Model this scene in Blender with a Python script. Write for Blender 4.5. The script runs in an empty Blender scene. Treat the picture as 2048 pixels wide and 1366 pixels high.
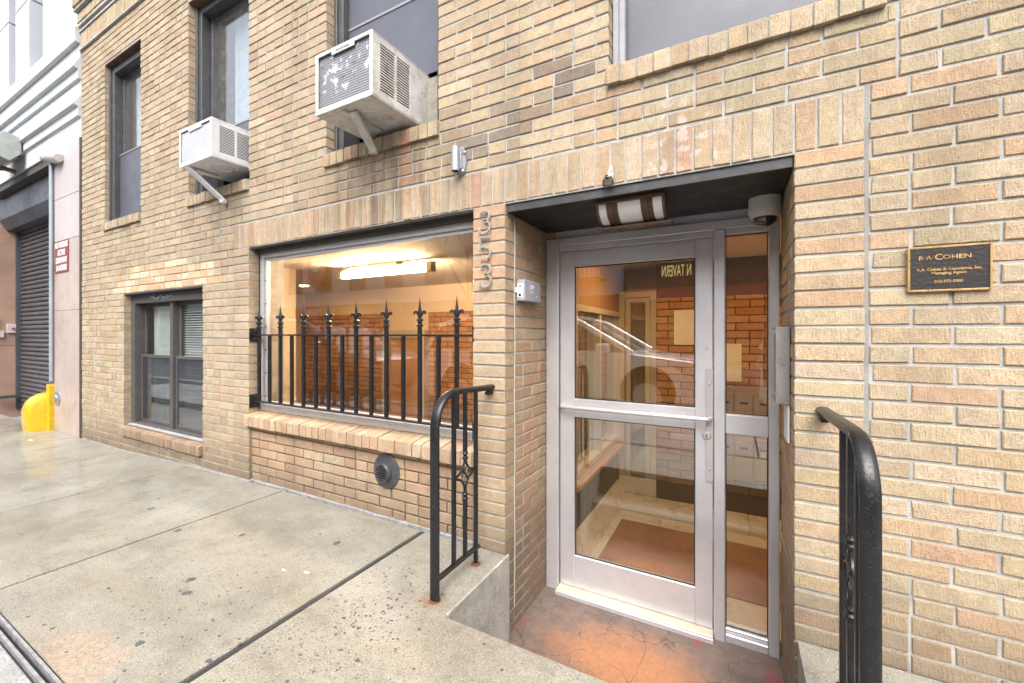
import bpy, math, random
from mathutils import Vector, Matrix
R = math.radians
rnd = random.Random(7)
sc = bpy.context.scene
COL = sc.collection

# ------------------------------------------------------------ camera, sky, sun, exposure
YAW = R(28.35); FPX = 826.6; CAMY = -1.934          # pixels at 2048 wide
cd = bpy.data.cameras.new('camera'); cam = bpy.data.objects.new('camera', cd); COL.objects.link(cam)
cam.location = (0, CAMY, 0); cam.rotation_euler = (R(90), 0, YAW)
cd.sensor_width = 36; cd.lens = FPX / 2048 * 36; cd.shift_y = -15 / 2048
cd.clip_start = 0.05; cd.clip_end = 500
sc.camera = cam

SUN_EL, SUN_AZ = R(52), R(160)      # azimuth of the bright part of the cloud, clockwise from +Y
w = bpy.data.worlds.new('World'); sc.world = w; w.use_nodes = True
nt = w.node_tree; nt.nodes.clear()
out = nt.nodes.new('ShaderNodeOutputWorld'); bg = nt.nodes.new('ShaderNodeBackground')
sky = nt.nodes.new('ShaderNodeTexSky'); sky.sky_type = 'NISHITA'; sky.sun_disc = False
sky.sun_elevation = SUN_EL; sky.sun_rotation = SUN_AZ; sky.air_density = 1.2; sky.dust_density = 5.0
hs = nt.nodes.new('ShaderNodeHueSaturation'); hs.inputs['Saturation'].default_value = 0.48
nt.links.new(sky.outputs[0], hs.inputs['Color']); nt.links.new(hs.outputs[0], bg.inputs[0])
nt.links.new(bg.outputs[0], out.inputs[0]); bg.inputs[1].default_value = 0.15
sl = bpy.data.lights.new('sun', 'SUN'); sl.energy = .8; sl.angle = R(50); sl.color = (1, .985, .965)
sun = bpy.data.objects.new('sun', sl); COL.objects.link(sun)
sdir = Vector((math.sin(SUN_AZ) * math.cos(SUN_EL), math.cos(SUN_AZ) * math.cos(SUN_EL), math.sin(SUN_EL)))
sun.rotation_euler = (-sdir).to_track_quat('-Z', 'Y').to_euler(); sun.location = sdir * 20
sc.view_settings.view_transform = 'Standard'; sc.view_settings.look = 'None'
sc.view_settings.gamma = 1; sc.view_settings.use_curve_mapping = False
sc.view_settings.exposure = 1.55
sc.render.engine = 'CYCLES'
cy = sc.cycles; cy.use_denoising = True; cy.max_bounces = 8; cy.diffuse_bounces = 4; cy.glossy_bounces = 4
cy.transparent_max_bounces = 16; cy.transmission_bounces = 4; cy.sample_clamp_indirect = 6
cy.caustics_reflective = False; cy.caustics_refractive = False

def pix(x, y, z):
    y -= CAMY
    df = -math.sin(YAW) * x + math.cos(YAW) * y; dr = math.cos(YAW) * x + math.sin(YAW) * y
    if df < .05: return None
    return 1024 + FPX * dr / df, 668 - FPX * z / df, df

# ------------------------------------------------------------ materials
MATS = {}
def nodes(m):
    m.use_nodes = True
    n = m.node_tree.nodes; n.clear()
    o = n.new('ShaderNodeOutputMaterial'); b = n.new('ShaderNodeBsdfPrincipled')
    m.node_tree.links.new(b.outputs[0], o.inputs[0])
    return n, m.node_tree.links, b, o
def math_(n, l, op, a, b=None, c=None):
    x = n.new('ShaderNodeMath'); x.operation = op
    for i, v in enumerate((a, b, c)):
        if v is None: continue
        if isinstance(v, (int, float)): x.inputs[i].default_value = v
        else: l.new(v, x.inputs[i])
    return x.outputs[0]
def ramp(n, l, src, stops):
    r = n.new('ShaderNodeValToRGB'); e = r.color_ramp.elements
    while len(e) < len(stops): e.new(.5)
    for i, (p, c) in enumerate(stops):
        e[i].position = p; e[i].color = (c, c, c, 1) if isinstance(c, (int, float)) else (*c, 1)
    l.new(src, r.inputs[0]); return r.outputs[0]
def pos(n, l, scale=(1, 1, 1)):
    g = n.new('ShaderNodeNewGeometry'); m = n.new('ShaderNodeMapping'); m.inputs['Scale'].default_value = scale
    l.new(g.outputs['Position'], m.inputs[0]); return m.outputs[0]
def noise(n, l, vec, scale, detail=3, rough=.55):
    t = n.new('ShaderNodeTexNoise'); t.inputs['Scale'].default_value = scale
    t.inputs['Detail'].default_value = detail; t.inputs['Roughness'].default_value = rough
    l.new(vec, t.inputs['Vector']); return t.outputs[0]
def mix(n, l, f, a, b, mode='MIX'):
    x = n.new('ShaderNodeMix'); x.data_type = 'RGBA'; x.blend_type = mode
    for i, v in ((0, f), (6, a), (7, b)):
        if isinstance(v, (int, float)): x.inputs[i].default_value = v
        elif isinstance(v, tuple): x.inputs[i].default_value = (*v, 1)
        else: l.new(v, x.inputs[i])
    return x.outputs[2]
def bump(n, l, b, h, strength, dist):
    u = n.new('ShaderNodeBump'); u.inputs['Strength'].default_value = strength; u.inputs['Distance'].default_value = dist
    l.new(h, u.inputs['Height']); l.new(u.outputs[0], b.inputs['Normal'])
def ellipse(n, l, cx, cz, rx, rz, ax=('X', 'Z')):
    g = n.new('ShaderNodeNewGeometry'); s = n.new('ShaderNodeSeparateXYZ'); l.new(g.outputs['Position'], s.inputs[0])
    dx = math_(n, l, 'DIVIDE', math_(n, l, 'SUBTRACT', s.outputs[ax[0]], cx), rx)
    dz = math_(n, l, 'DIVIDE', math_(n, l, 'SUBTRACT', s.outputs[ax[1]], cz), rz)
    d = math_(n, l, 'SQRT', math_(n, l, 'ADD', math_(n, l, 'MULTIPLY', dx, dx), math_(n, l, 'MULTIPLY', dz, dz)))
    return math_(n, l, 'SUBTRACT', 1.0, d)      # 1 at centre, 0 at the rim

def simple(name, col, rough=.5, metal=0, var=.12, vscale=6, bmp=0, bscale=60, coat=0, emis=None, spec=.5, dirt=0, dirtcol=(.05, .045, .04)):
    if name in MATS: return MATS[name]
    m = bpy.data.materials.new(name); n, l, b, o = nodes(m)
    p = pos(n, l)
    f = ramp(n, l, noise(n, l, p, vscale, 5, .6), [(.3, 1 - var), (.7, 1 + var * .6)])
    c = mix(n, l, 1.0, col, f, 'MULTIPLY')
    if dirt:
        d = ramp(n, l, noise(n, l, p, vscale * 3.1, 6, .7), [(.5, 0), (.72, dirt)])
        c = mix(n, l, d, c, dirtcol)
    l.new(c, b.inputs['Base Color'])
    rr = ramp(n, l, noise(n, l, p, vscale * 2.3, 4), [(.3, max(rough - .08, .02)), (.7, min(rough + .1, 1))])
    l.new(rr, b.inputs['Roughness'])
    b.inputs['Metallic'].default_value = metal; b.inputs['Coat Weight'].default_value = coat
    b.inputs['Coat Roughness'].default_value = .12; b.inputs['Specular IOR Level'].default_value = spec
    if bmp: bump(n, l, b, noise(n, l, p, bscale, 4, .6), bmp, .004)
    if emis:
        b.inputs['Emission Color'].default_value = (*emis[0], 1); b.inputs['Emission Strength'].default_value = emis[1]
    MATS[name] = m; return m

def brick_mat():
    m = bpy.data.materials.new('brick'); n, l, b, o = nodes(m)
    a = n.new('ShaderNodeAttribute'); a.attribute_name = 'col'
    p = pos(n, l)
    grain = noise(n, l, p, 170, 5, .7)
    groove = noise(n, l, pos(n, l, (1, 1, .16)), 210, 2, .5)
    f = ramp(n, l, grain, [(.30, .66), (.5, 1.0), (.70, 1.18)])
    c = mix(n, l, 1.0, a.outputs['Color'], f, 'MULTIPLY')
    c = mix(n, l, 1.0, c, ramp(n, l, noise(n, l, p, 24, 5, .7), [(.3, .80), (.7, 1.10)]), 'MULTIPLY')
    # soot and water streaks, with shapes of their own
    st = noise(n, l, pos(n, l, (1, 1, .22)), 2.6, 5, .62)
    c = mix(n, l, ramp(n, l, st, [(.52, 0), (.78, .42)]), c, (.13, .105, .075))
    # worn white paint above the door and small patches on the right
    pm = ellipse(n, l, -.20, .84, .26, .26)
    pn = noise(n, l, p, 17, 3, .5)
    f2 = ramp(n, l, math_(n, l, 'MULTIPLY', ramp(n, l, pm, [(.0, 0), (.45, 1)]), ramp(n, l, pn, [(.53, 0), (.60, .55)])), [(0, 0), (1, 1)])
    c = mix(n, l, f2, c, (.58, .55, .52))
    # rain and soot streaks below the sills and the air conditioners
    g0 = n.new('ShaderNodeNewGeometry'); s0 = n.new('ShaderNodeSeparateXYZ'); l.new(g0.outputs['Position'], s0.inputs[0])
    sk = ramp(n, l, noise(n, l, pos(n, l, (1, 1, .10)), 11, 5, .65), [(.42, 0), (.66, 1)])
    for (wx, wz, wr, hr, am) in ((-5.85, 1.0, .62, .42, .35), (-3.95, 1.0, .70, .45, .45), (-2.0, 1.02, .78, .40, .75), (-.03, 1.02, .75, .28, .35), (-1.75, .80, 2.1, .14, .40), (-5.0, -.95, 1.1, .42, .45)):
        mk = math_(n, l, 'MULTIPLY', ramp(n, l, ellipse(n, l, wx, wz, wr, hr), [(0, 0), (.6, am)]), sk)
        c = mix(n, l, mk, c, (.115, .085, .06))
    # rust run under the big air conditioner
    rm = math_(n, l, 'MULTIPLY', ramp(n, l, ellipse(n, l, -1.80, 1.05, .07, .34), [(0, 0), (.6, .6)]), ramp(n, l, noise(n, l, p, 30, 3), [(.35, .2), (.65, 1)]))
    c = mix(n, l, rm, c, (.36, .13, .055))
    # grime along the foot of the wall
    g = n.new('ShaderNodeNewGeometry'); s = n.new('ShaderNodeSeparateXYZ'); l.new(g.outputs['Position'], s.inputs[0])
    low = ramp(n, l, math_(n, l, 'ADD', math_(n, l, 'MULTIPLY', math_(n, l, 'ADD', s.outputs['Z'], 1.2), 1.6),
                           math_(n, l, 'MULTIPLY', noise(n, l, p, 5, 4), .55)), [(.25, .72), (.85, 0)])
    c = mix(n, l, low, c, (.15, .115, .08))
    l.new(c, b.inputs['Base Color']); b.inputs['Roughness'].default_value = .82; b.inputs['Specular IOR Level'].default_value = .3
    bump(n, l, b, math_(n, l, 'ADD', math_(n, l, 'MULTIPLY', grain, .8), math_(n, l, 'MULTIPLY', groove, .9)), 1.0, .006)
    MATS['brick'] = m
brick_mat()

def mortar_mat(name, ca, cb):
    m = bpy.data.materials.new(name); n, l, b, o = nodes(m); p = pos(n, l)
    c = mix(n, l, ramp(n, l, noise(n, l, p, 9, 5, .6), [(.35, 0), (.65, 1)]), ca, cb)
    c = mix(n, l, ramp(n, l, noise(n, l, p, 220, 3), [(.3, .35), (.5, 0)]), c, (.16, .15, .13))
    l.new(c, b.inputs['Base Color']); b.inputs['Roughness'].default_value = .9
    bump(n, l, b, noise(n, l, p, 160, 4, .7), .8, .004); MATS[name] = m
mortar_mat('mortar', (.34, .33, .305), (.46, .45, .425))
mortar_mat('mortar_grey', (.235, .23, .215), (.31, .305, .285))
mortar_mat('mortar_dark', (.10, .085, .06), (.17, .15, .115))

def concrete_mat(name, ca, cb, wet=.5, paint=False):
    m = bpy.data.materials.new(name); n, l, b, o = nodes(m); p = pos(n, l)
    c = mix(n, l, ramp(n, l, noise(n, l, p, 1.7, 6, .62), [(.34, 0), (.66, 1)]), ca, cb)
    c = mix(n, l, ramp(n, l, noise(n, l, pos(n, l, (.6, 1.3, 1)), 1.6, 6, .7), [(.46, 0), (.70, .6)]), c, (.165, .135, .085))
    c = mix(n, l, ramp(n, l, noise(n, l, p, 210, 2, .6), [(.57, 0), (.66, .6)]), c, (.60, .58, .53))
    c = mix(n, l, ramp(n, l, noise(n, l, p, 130, 3, .6), [(.33, .75), (.44, 0)]), c, (.085, .08, .068))
    c = mix(n, l, ramp(n, l, noise(n, l, p, 3.1, 6, .7), [(.50, 0), (.66, .5)]), c, (.14, .138, .115))
    c = mix(n, l, ramp(n, l, noise(n, l, p, 11, 6, .75), [(.54, 0), (.68, .45)]), c, (.115, .105, .085))
    # worn pits: clustered
    v = n.new('ShaderNodeTexVoronoi'); v.inputs['Scale'].default_value = 46; l.new(p, v.inputs['Vector'])
    pit = math_(n, l, 'MULTIPLY', ramp(n, l, v.outputs['Distance'], [(.12, 1), (.26, 0)]), ramp(n, l, noise(n, l, p, 2.4, 4, .6), [(.5, 0), (.6, 1)]))
    c = mix(n, l, math_(n, l, 'MULTIPLY', pit, .55), c, (.14, .13, .11))
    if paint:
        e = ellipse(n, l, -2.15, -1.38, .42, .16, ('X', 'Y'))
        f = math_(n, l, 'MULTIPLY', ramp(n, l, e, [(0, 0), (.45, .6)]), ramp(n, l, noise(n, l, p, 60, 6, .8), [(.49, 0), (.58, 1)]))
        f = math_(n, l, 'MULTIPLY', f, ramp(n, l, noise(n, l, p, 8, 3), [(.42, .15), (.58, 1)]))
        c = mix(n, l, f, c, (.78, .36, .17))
        for (sx, sy, a_, b_) in ((-1.185, -.49, .10, .075), (-1.175, -.16, .06, .05)):
            e = ellipse(n, l, sx, sy, a_, b_, ('X', 'Y'))
            f = math_(n, l, 'MULTIPLY', ramp(n, l, e, [(0, 0), (.7, .8)]), ramp(n, l, noise(n, l, p, 30, 4), [(.3, .2), (.65, 1)]))
            c = mix(n, l, f, c, (.20, .09, .03))
    l.new(c, b.inputs['Base Color'])
    wn = noise(n, l, p, .75, 4, .5)
    l.new(ramp(n, l, wn, [(.35, .22 + (1 - wet) * .3), (.62, .62)]), b.inputs['Roughness'])
    l.new(ramp(n, l, wn, [(.38, wet), (.66, wet * .25)]), b.inputs['Coat Weight'])
    b.inputs['Coat Roughness'].default_value = .13; b.inputs['Coat IOR'].default_value = 1.33
    h = math_(n, l, 'SUBTRACT', noise(n, l, p, 120, 4, .7), math_(n, l, 'MULTIPLY', pit, 1.2))
    bump(n, l, b, h, .8, .004); MATS[name] = m
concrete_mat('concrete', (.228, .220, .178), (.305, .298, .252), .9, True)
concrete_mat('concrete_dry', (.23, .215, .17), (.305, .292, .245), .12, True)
concrete_mat('concrete_brightened', (.30, .29, .25), (.60, .59, .56), .1)  # pale concrete, colour lightened to offset the shade on the entry cheek
concrete_mat('concrete_old', (.25, .24, .20), (.33, .32, .28), .2)
concrete_mat('concrete_pale', (.33, .335, .345), (.39, .395, .41), .7)
concrete_mat('drive', (.12, .10, .08), (.18, .15, .12), .9)

def well_mat():
    m = bpy.data.materials.new('rusty_floor'); n, l, b, o = nodes(m); p = pos(n, l)
    c = mix(n, l, ramp(n, l, noise(n, l, p, 7, 6, .65), [(.3, 0), (.7, 1)]), (.10, .075, .065), (.19, .145, .125))
    e = ellipse(n, l, -.46, .12, .52, .34, ('X', 'Y'))
    e = math_(n, l, 'ADD', e, math_(n, l, 'MULTIPLY', math_(n, l, 'SUBTRACT', noise(n, l, p, 6, 5, .6), .5), 1.3))
    c = mix(n, l, ramp(n, l, e, [(-.0, 0), (.75, .85)]), c, (.42, .185, .085))
    c = mix(n, l, ramp(n, l, noise(n, l, p, 40, 5, .75), [(.45, 0), (.68, .45)]), c, (.12, .075, .055))
    c = mix(n, l, math_(n, l, 'MULTIPLY', ramp(n, l, noise(n, l, p, 4.5, 3), [(.58, 0), (.68, .7)]), ramp(n, l, e, [(.0, 1), (.3, 0)])), c, (.24, .05, .06))
    v = n.new('ShaderNodeTexVoronoi'); v.feature = 'DISTANCE_TO_EDGE'; v.inputs['Scale'].default_value = 4.2
    wv = n.new('ShaderNodeVectorMath'); wv.operation = 'ADD'
    nz = n.new('ShaderNodeTexNoise'); nz.inputs['Scale'].default_value = 9; l.new(p, nz.inputs['Vector'])
    sc_ = n.new('ShaderNodeVectorMath'); sc_.operation = 'SCALE'; sc_.inputs['Scale'].default_value = .12; l.new(nz.outputs['Color'], sc_.inputs[0])
    l.new(p, wv.inputs[0]); l.new(sc_.outputs[0], wv.inputs[1]); l.new(wv.outputs[0], v.inputs['Vector'])
    cr = math_(n, l, 'MULTIPLY', ramp(n, l, v.outputs['Distance'], [(.0, .8), (.014, 0)]), ramp(n, l, noise(n, l, p, 5, 2), [(.42, 0), (.5, 1)]))
    c = mix(n, l, cr, c, (.05, .03, .025))
    c = mix(n, l, ramp(n, l, noise(n, l, p, 130, 3), [(.66, 0), (.72, .6)]), c, (.55, .5, .45))
    l.new(c, b.inputs['Base Color']); b.inputs['Roughness'].default_value = .55
    bump(n, l, b, noise(n, l, p, 90, 5, .7), .4, .003); MATS['rusty_floor'] = m
well_mat()

def glass_mat(name='glass', tint=(1, 1, 1), dirty=0.0):
    m = bpy.data.materials.new(name); m.use_nodes = True; n = m.node_tree.nodes; l = m.node_tree.links; n.clear()
    o = n.new('ShaderNodeOutputMaterial'); t = n.new('ShaderNodeBsdfTransparent'); g = n.new('ShaderNodeBsdfGlossy')
    lw = n.new('ShaderNodeLayerWeight'); lw.inputs[0].default_value = .5; mx = n.new('ShaderNodeMixShader')
    fr_ = math_(n, l, 'ADD', math_(n, l, 'MULTIPLY', math_(n, l, 'POWER', lw.outputs['Facing'], 5.0), .84), .165)
    t.inputs[0].default_value = (*tint, 1); g.inputs['Roughness'].default_value = .0
    l.new(fr_, mx.inputs[0]); l.new(t.outputs[0], mx.inputs[1]); l.new(g.outputs[0], mx.inputs[2])
    last = mx
    if dirty:
        d = n.new('ShaderNodeBsdfDiffuse'); d.inputs[0].default_value = (.5, .48, .45, 1)
        m2 = n.new('ShaderNodeMixShader')
        l.new(ramp(n, l, noise(n, l, pos(n, l), 14, 6, .7), [(.4, dirty * .3), (.75, dirty)]), m2.inputs[0])
        l.new(mx.outputs[0], m2.inputs[1]); l.new(d.outputs[0], m2.inputs[2]); last = m2
    l.new(last.outputs[0], o.inputs[0]); MATS[name] = m
glass_mat('glass', (.96, .97, .96)); glass_mat('glass_dusty', (.9, .93, .94), .12)

def screen_mat():
    m = bpy.data.materials.new('thin_screen'); m.use_nodes = True; n = m.node_tree.nodes; l = m.node_tree.links; n.clear()
    o = n.new('ShaderNodeOutputMaterial'); t = n.new('ShaderNodeBsdfTransparent'); d = n.new('ShaderNodeBsdfDiffuse'); d.inputs[0].default_value = (.085, .092, .115, 1)
    x = n.new('ShaderNodeMixShader'); x.inputs[0].default_value = .5
    l.new(t.outputs[0], x.inputs[1]); l.new(d.outputs[0], x.inputs[2]); l.new(x.outputs[0], o.inputs[0]); MATS['thin_screen'] = m
screen_mat()
def iron_mat():
    m = bpy.data.materials.new('black_iron'); n, l, b, o = nodes(m); p = pos(n, l)
    c = mix(n, l, ramp(n, l, noise(n, l, p, 45, 5, .7), [(.60, 0), (.70, .8)]), (.0055, .006, .0075), (.045, .040, .036))
    l.new(c, b.inputs['Base Color']); b.inputs['Roughness'].default_value = .46
    b.inputs['Specular IOR Level'].default_value = .35; b.inputs['Coat Weight'].default_value = .35; b.inputs['Coat Roughness'].default_value = .15
    v = n.new('ShaderNodeTexVoronoi'); v.inputs['Scale'].default_value = 190; l.new(p, v.inputs['Vector'])
    drops = math_(n, l, 'MULTIPLY', ramp(n, l, v.outputs['Distance'], [(.15, 1), (.4, 0)]), ramp(n, l, noise(n, l, p, 60, 2), [(.45, 0), (.6, 1)]))
    bump(n, l, b, math_(n, l, 'ADD', drops, math_(n, l, 'MULTIPLY', noise(n, l, p, 35, 3), .6)), .6, .003); MATS['black_iron'] = m
iron_mat()

def rug_mat():
    m = bpy.data.materials.new('mat_fibre'); n, l, b, o = nodes(m); p = pos(n, l)
    c = mix(n, l, ramp(n, l, noise(n, l, p, 90, 4, .7), [(.3, 0), (.7, 1)]), (.19, .095, .05), (.36, .20, .11))
    c = mix(n, l, ramp(n, l, noise(n, l, p, 6, 5), [(.45, 0), (.75, .5)]), c, (.10, .055, .035))
    l.new(c, b.inputs['Base Color']); b.inputs['Roughness'].default_value = .95
    bump(n, l, b, noise(n, l, p, 300, 3), .6, .004); MATS['mat_fibre'] = m
rug_mat()

ALU = simple('aluminium', (.66, .66, .69), .38, .6, .06, 3, coat=.1, dirt=.18, dirtcol=(.35, .34, .34))
ALUD = simple('aluminium_dull', (.50, .49, .49), .5, .5, .08, 4, dirt=.25, dirtcol=(.25, .24, .23))
WFRAME = simple('bronze_frame', (.075, .075, .08), .5, .2, .15, 5, dirt=.35, dirtcol=(.17, .17, .17))
WFRAME_L = simple('grey_frame', (.28, .28, .31), .5, .2, .1, 5, dirt=.2)
BROWNF = simple('brown_frame', (.088, .082, .080), .5, .2, .15, 5, dirt=.35, dirtcol=(.2, .18, .17))
SCREEN = simple('insect_screen', (.085, .09, .115), .36, 0, .1, 2.5, bmp=.2, bscale=700, dirt=.2, dirtcol=(.14, .14, .15))
BLACK = simple('black_paint', (.006, .007, .0065), .55, 0, .2, 4, bmp=.1)
STEEL = simple('steel_lintel', (.055, .056, .06), .42, .2, .2, 9, bmp=.25, bscale=50, coat=.3, dirt=.3, dirtcol=(.16, .15, .14))
SEAL = simple('dark_sealant', (.03, .03, .032), .7, 0, .2, 30, bmp=.4)
SEALW = simple('pale_sealant', (.28, .28, .29), .6, 0, .4, 30, bmp=.6, dirt=.7, dirtcol=(.2, .2, .2))
ACW = simple('white_enamel', (.64, .655, .69), .42, 0, .07, 8, coat=.2, dirt=.25, dirtcol=(.4, .38, .34))
ACOLD = simple('aged_white_enamel', (.60, .595, .575), .5, 0, .18, 7, dirt=.75, dirtcol=(.30, .25, .17))
DARKIN = simple('dark_recess', (.006, .006, .007), .95, spec=.1)
WHITE = simple('white_paint', (.52, .545, .565), .55, 0, .07, 3, bmp=.12, bscale=25, dirt=.18, dirtcol=(.45, .46, .48))
WHITE2 = simple('white_panel', (.53, .55, .59), .5, 0, .08, 2, dirt=.15, dirtcol=(.5, .5, .52))
GRANITE = simple('pink_granite', (.44, .36, .325), .5, 0, .22, 1.6, bmp=.15, bscale=120, coat=.25, dirt=.5, dirtcol=(.24, .19, .155))
GRANITE_O = simple('rusty_granite', (.42, .27, .20), .55, 0, .3, 1.2, bmp=.2, bscale=120, dirt=.5, dirtcol=(.2, .16, .14))
SHUT = simple('shutter_steel', (.105, .10, .11), .42, .45, .18, 3, dirt=.4, dirtcol=(.07, .05, .045))
SHUTD = simple('shutter_hood', (.09, .095, .11), .5, .3, .2, 3)
YELLOW = simple('yellow_paint', (.64, .41, .008), .42, 0, .12, 4, bmp=.5, bscale=28, coat=.3, dirt=.5, dirtcol=(.30, .17, .02))
NICKEL = simple('brushed_nickel', (.50, .47, .43), .35, .5, .08, 30)
STAINLESS = simple('stainless', (.52, .50, .485), .34, .8, .06, 12, dirt=.08, dirtcol=(.3, .28, .27))
GREYBOX = simple('grey_plastic', (.33, .34, .42), .5, 0, .05, 8)
WHITEP = simple('white_plastic', (.74, .74, .74), .5)
BRONZE = simple('oiled_bronze', (.105, .062, .04), .45, .35, .15, 12)
OPAL = simple('opal_glass', (.78, .78, .80), .35, 0, .03, 4, coat=.2)
CAMBODY = simple('beige_plastic', (.58, .58, .52), .45, 0, .05, 8)
DOMEM = simple('smoked_dome', (.012, .012, .013), .05, 0, .05, 30, coat=1)
PLBLACK = simple('plaque_field', (.013, .009, .010), .55, 0, .3, 30, bmp=.6, bscale=90)
GOLD = simple('polished_brass', (.72, .47, .20), .3, .75, .06, 20)
GALV = simple('galvanised', (.40, .42, .47), .42, .6, .2, 30, dirt=.4, dirtcol=(.28, .12, .05))
RUST = simple('rust', (.13, .055, .025), .8, .1, .3, 50, bmp=.5)
VENT = simple('cast_vent', (.075, .078, .088), .42, .4, .3, 25, bmp=.4, bscale=50, coat=.4)
PLASTER = simple('cream_plaster', (.68, .56, .42), .8, 0, .05, 2)
CEIL = simple('ceiling_plaster', (.72, .64, .53), .85, 0, .04, 2)
TILE = simple('cream_tile', (.56, .50, .40), .3, 0, .08, 4, coat=.2)
GROUT = simple('grout', (.20, .17, .13), .9)
WOOD = simple('honey_wood', (.45, .25, .11), .45, 0, .2, 3, coat=.3)
CREAMM = simple('cream_metal', (.50, .44, .34), .45, .1, .06, 5)
MAILB = simple('mailbox_metal', (.36, .30, .22), .42, .4, .08, 6)
PAPER = simple('paper', (.72, .70, .66), .8)
SIGNR = simple('maroon_sign', (.22, .045, .045), .5, 0, .12, 6)
ASPH = simple('asphalt', (.055, .055, .06), .35, 0, .2, 5, bmp=.5, bscale=70, coat=.4)
STONE2 = simple('far_stone', (.50, .49, .47), .7, 0, .12, .6)
BRICKFAR = simple('far_red_brick', (.22, .10, .07), .8, 0, .2, 2)
DARKG = simple('far_window', (.03, .035, .045), .1, 0, .2, .5, coat=.5)
CARW = simple('white_car_paint', (.78, .79, .81), .25, 0, .02, 1, coat=1)
TYRE = simple('tyre', (.02, .02, .02), .8)
BARK = simple('bark', (.10, .085, .07), .9, 0, .3, 20)
LEAF = simple('leaf_green', (.12, .35, .06), .5)
GUM = simple('old_gum', (.085, .088, .095), .6, 0, .3, 20)
COIL = None
def coil_mat():
    m = bpy.data.materials.new('coil_fins'); n, l, b, o = nodes(m); p = pos(n, l)
    wv = n.new('ShaderNodeTexWave'); wv.bands_direction = 'Z'; wv.inputs['Scale'].default_value = 22; wv.inputs['Distortion'].default_value = .6; l.new(p, wv.inputs['Vector'])
    c = mix(n, l, wv.outputs['Fac'], (.16, .165, .18), (.29, .30, .325))
    c = mix(n, l, ramp(n, l, noise(n, l, p, 15, 5, .65), [(.58, 0), (.63, .9)]), c, (.72, .73, .76))
    c = mix(n, l, ramp(n, l, noise(n, l, p, 22, 4, .6), [(.30, .8), (.38, 0)]), c, (.10, .09, .08))
    l.new(c, b.inputs['Base Color']); b.inputs['Roughness'].default_value = .55; b.inputs['Metallic'].default_value = .3
    bump(n, l, b, math_(n, l, 'ADD', noise(n, l, p, 30, 4), wv.outputs['Fac']), .5, .004); MATS['coil_fins'] = m; return m
COIL = coil_mat()
LIT = simple('lit_tube', (.9, .85, .75), .5, emis=((1, .67, .38), 82))
LITD = simple('lit_downlight', (.9, .85, .75), .5, emis=((1, .60, .25), 175))
NEONG = simple('neon_green', (.1, .8, .3), .5, emis=((.05, 1, .25), 14)); NEONR = simple('neon_red', (.8, .1, .1), .5, emis=((1, .06, .04), 14))
LITSIGN = simple('sign_letters_gold', (.75, .55, .2), .5, emis=((1, .72, .25), .6))

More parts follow.
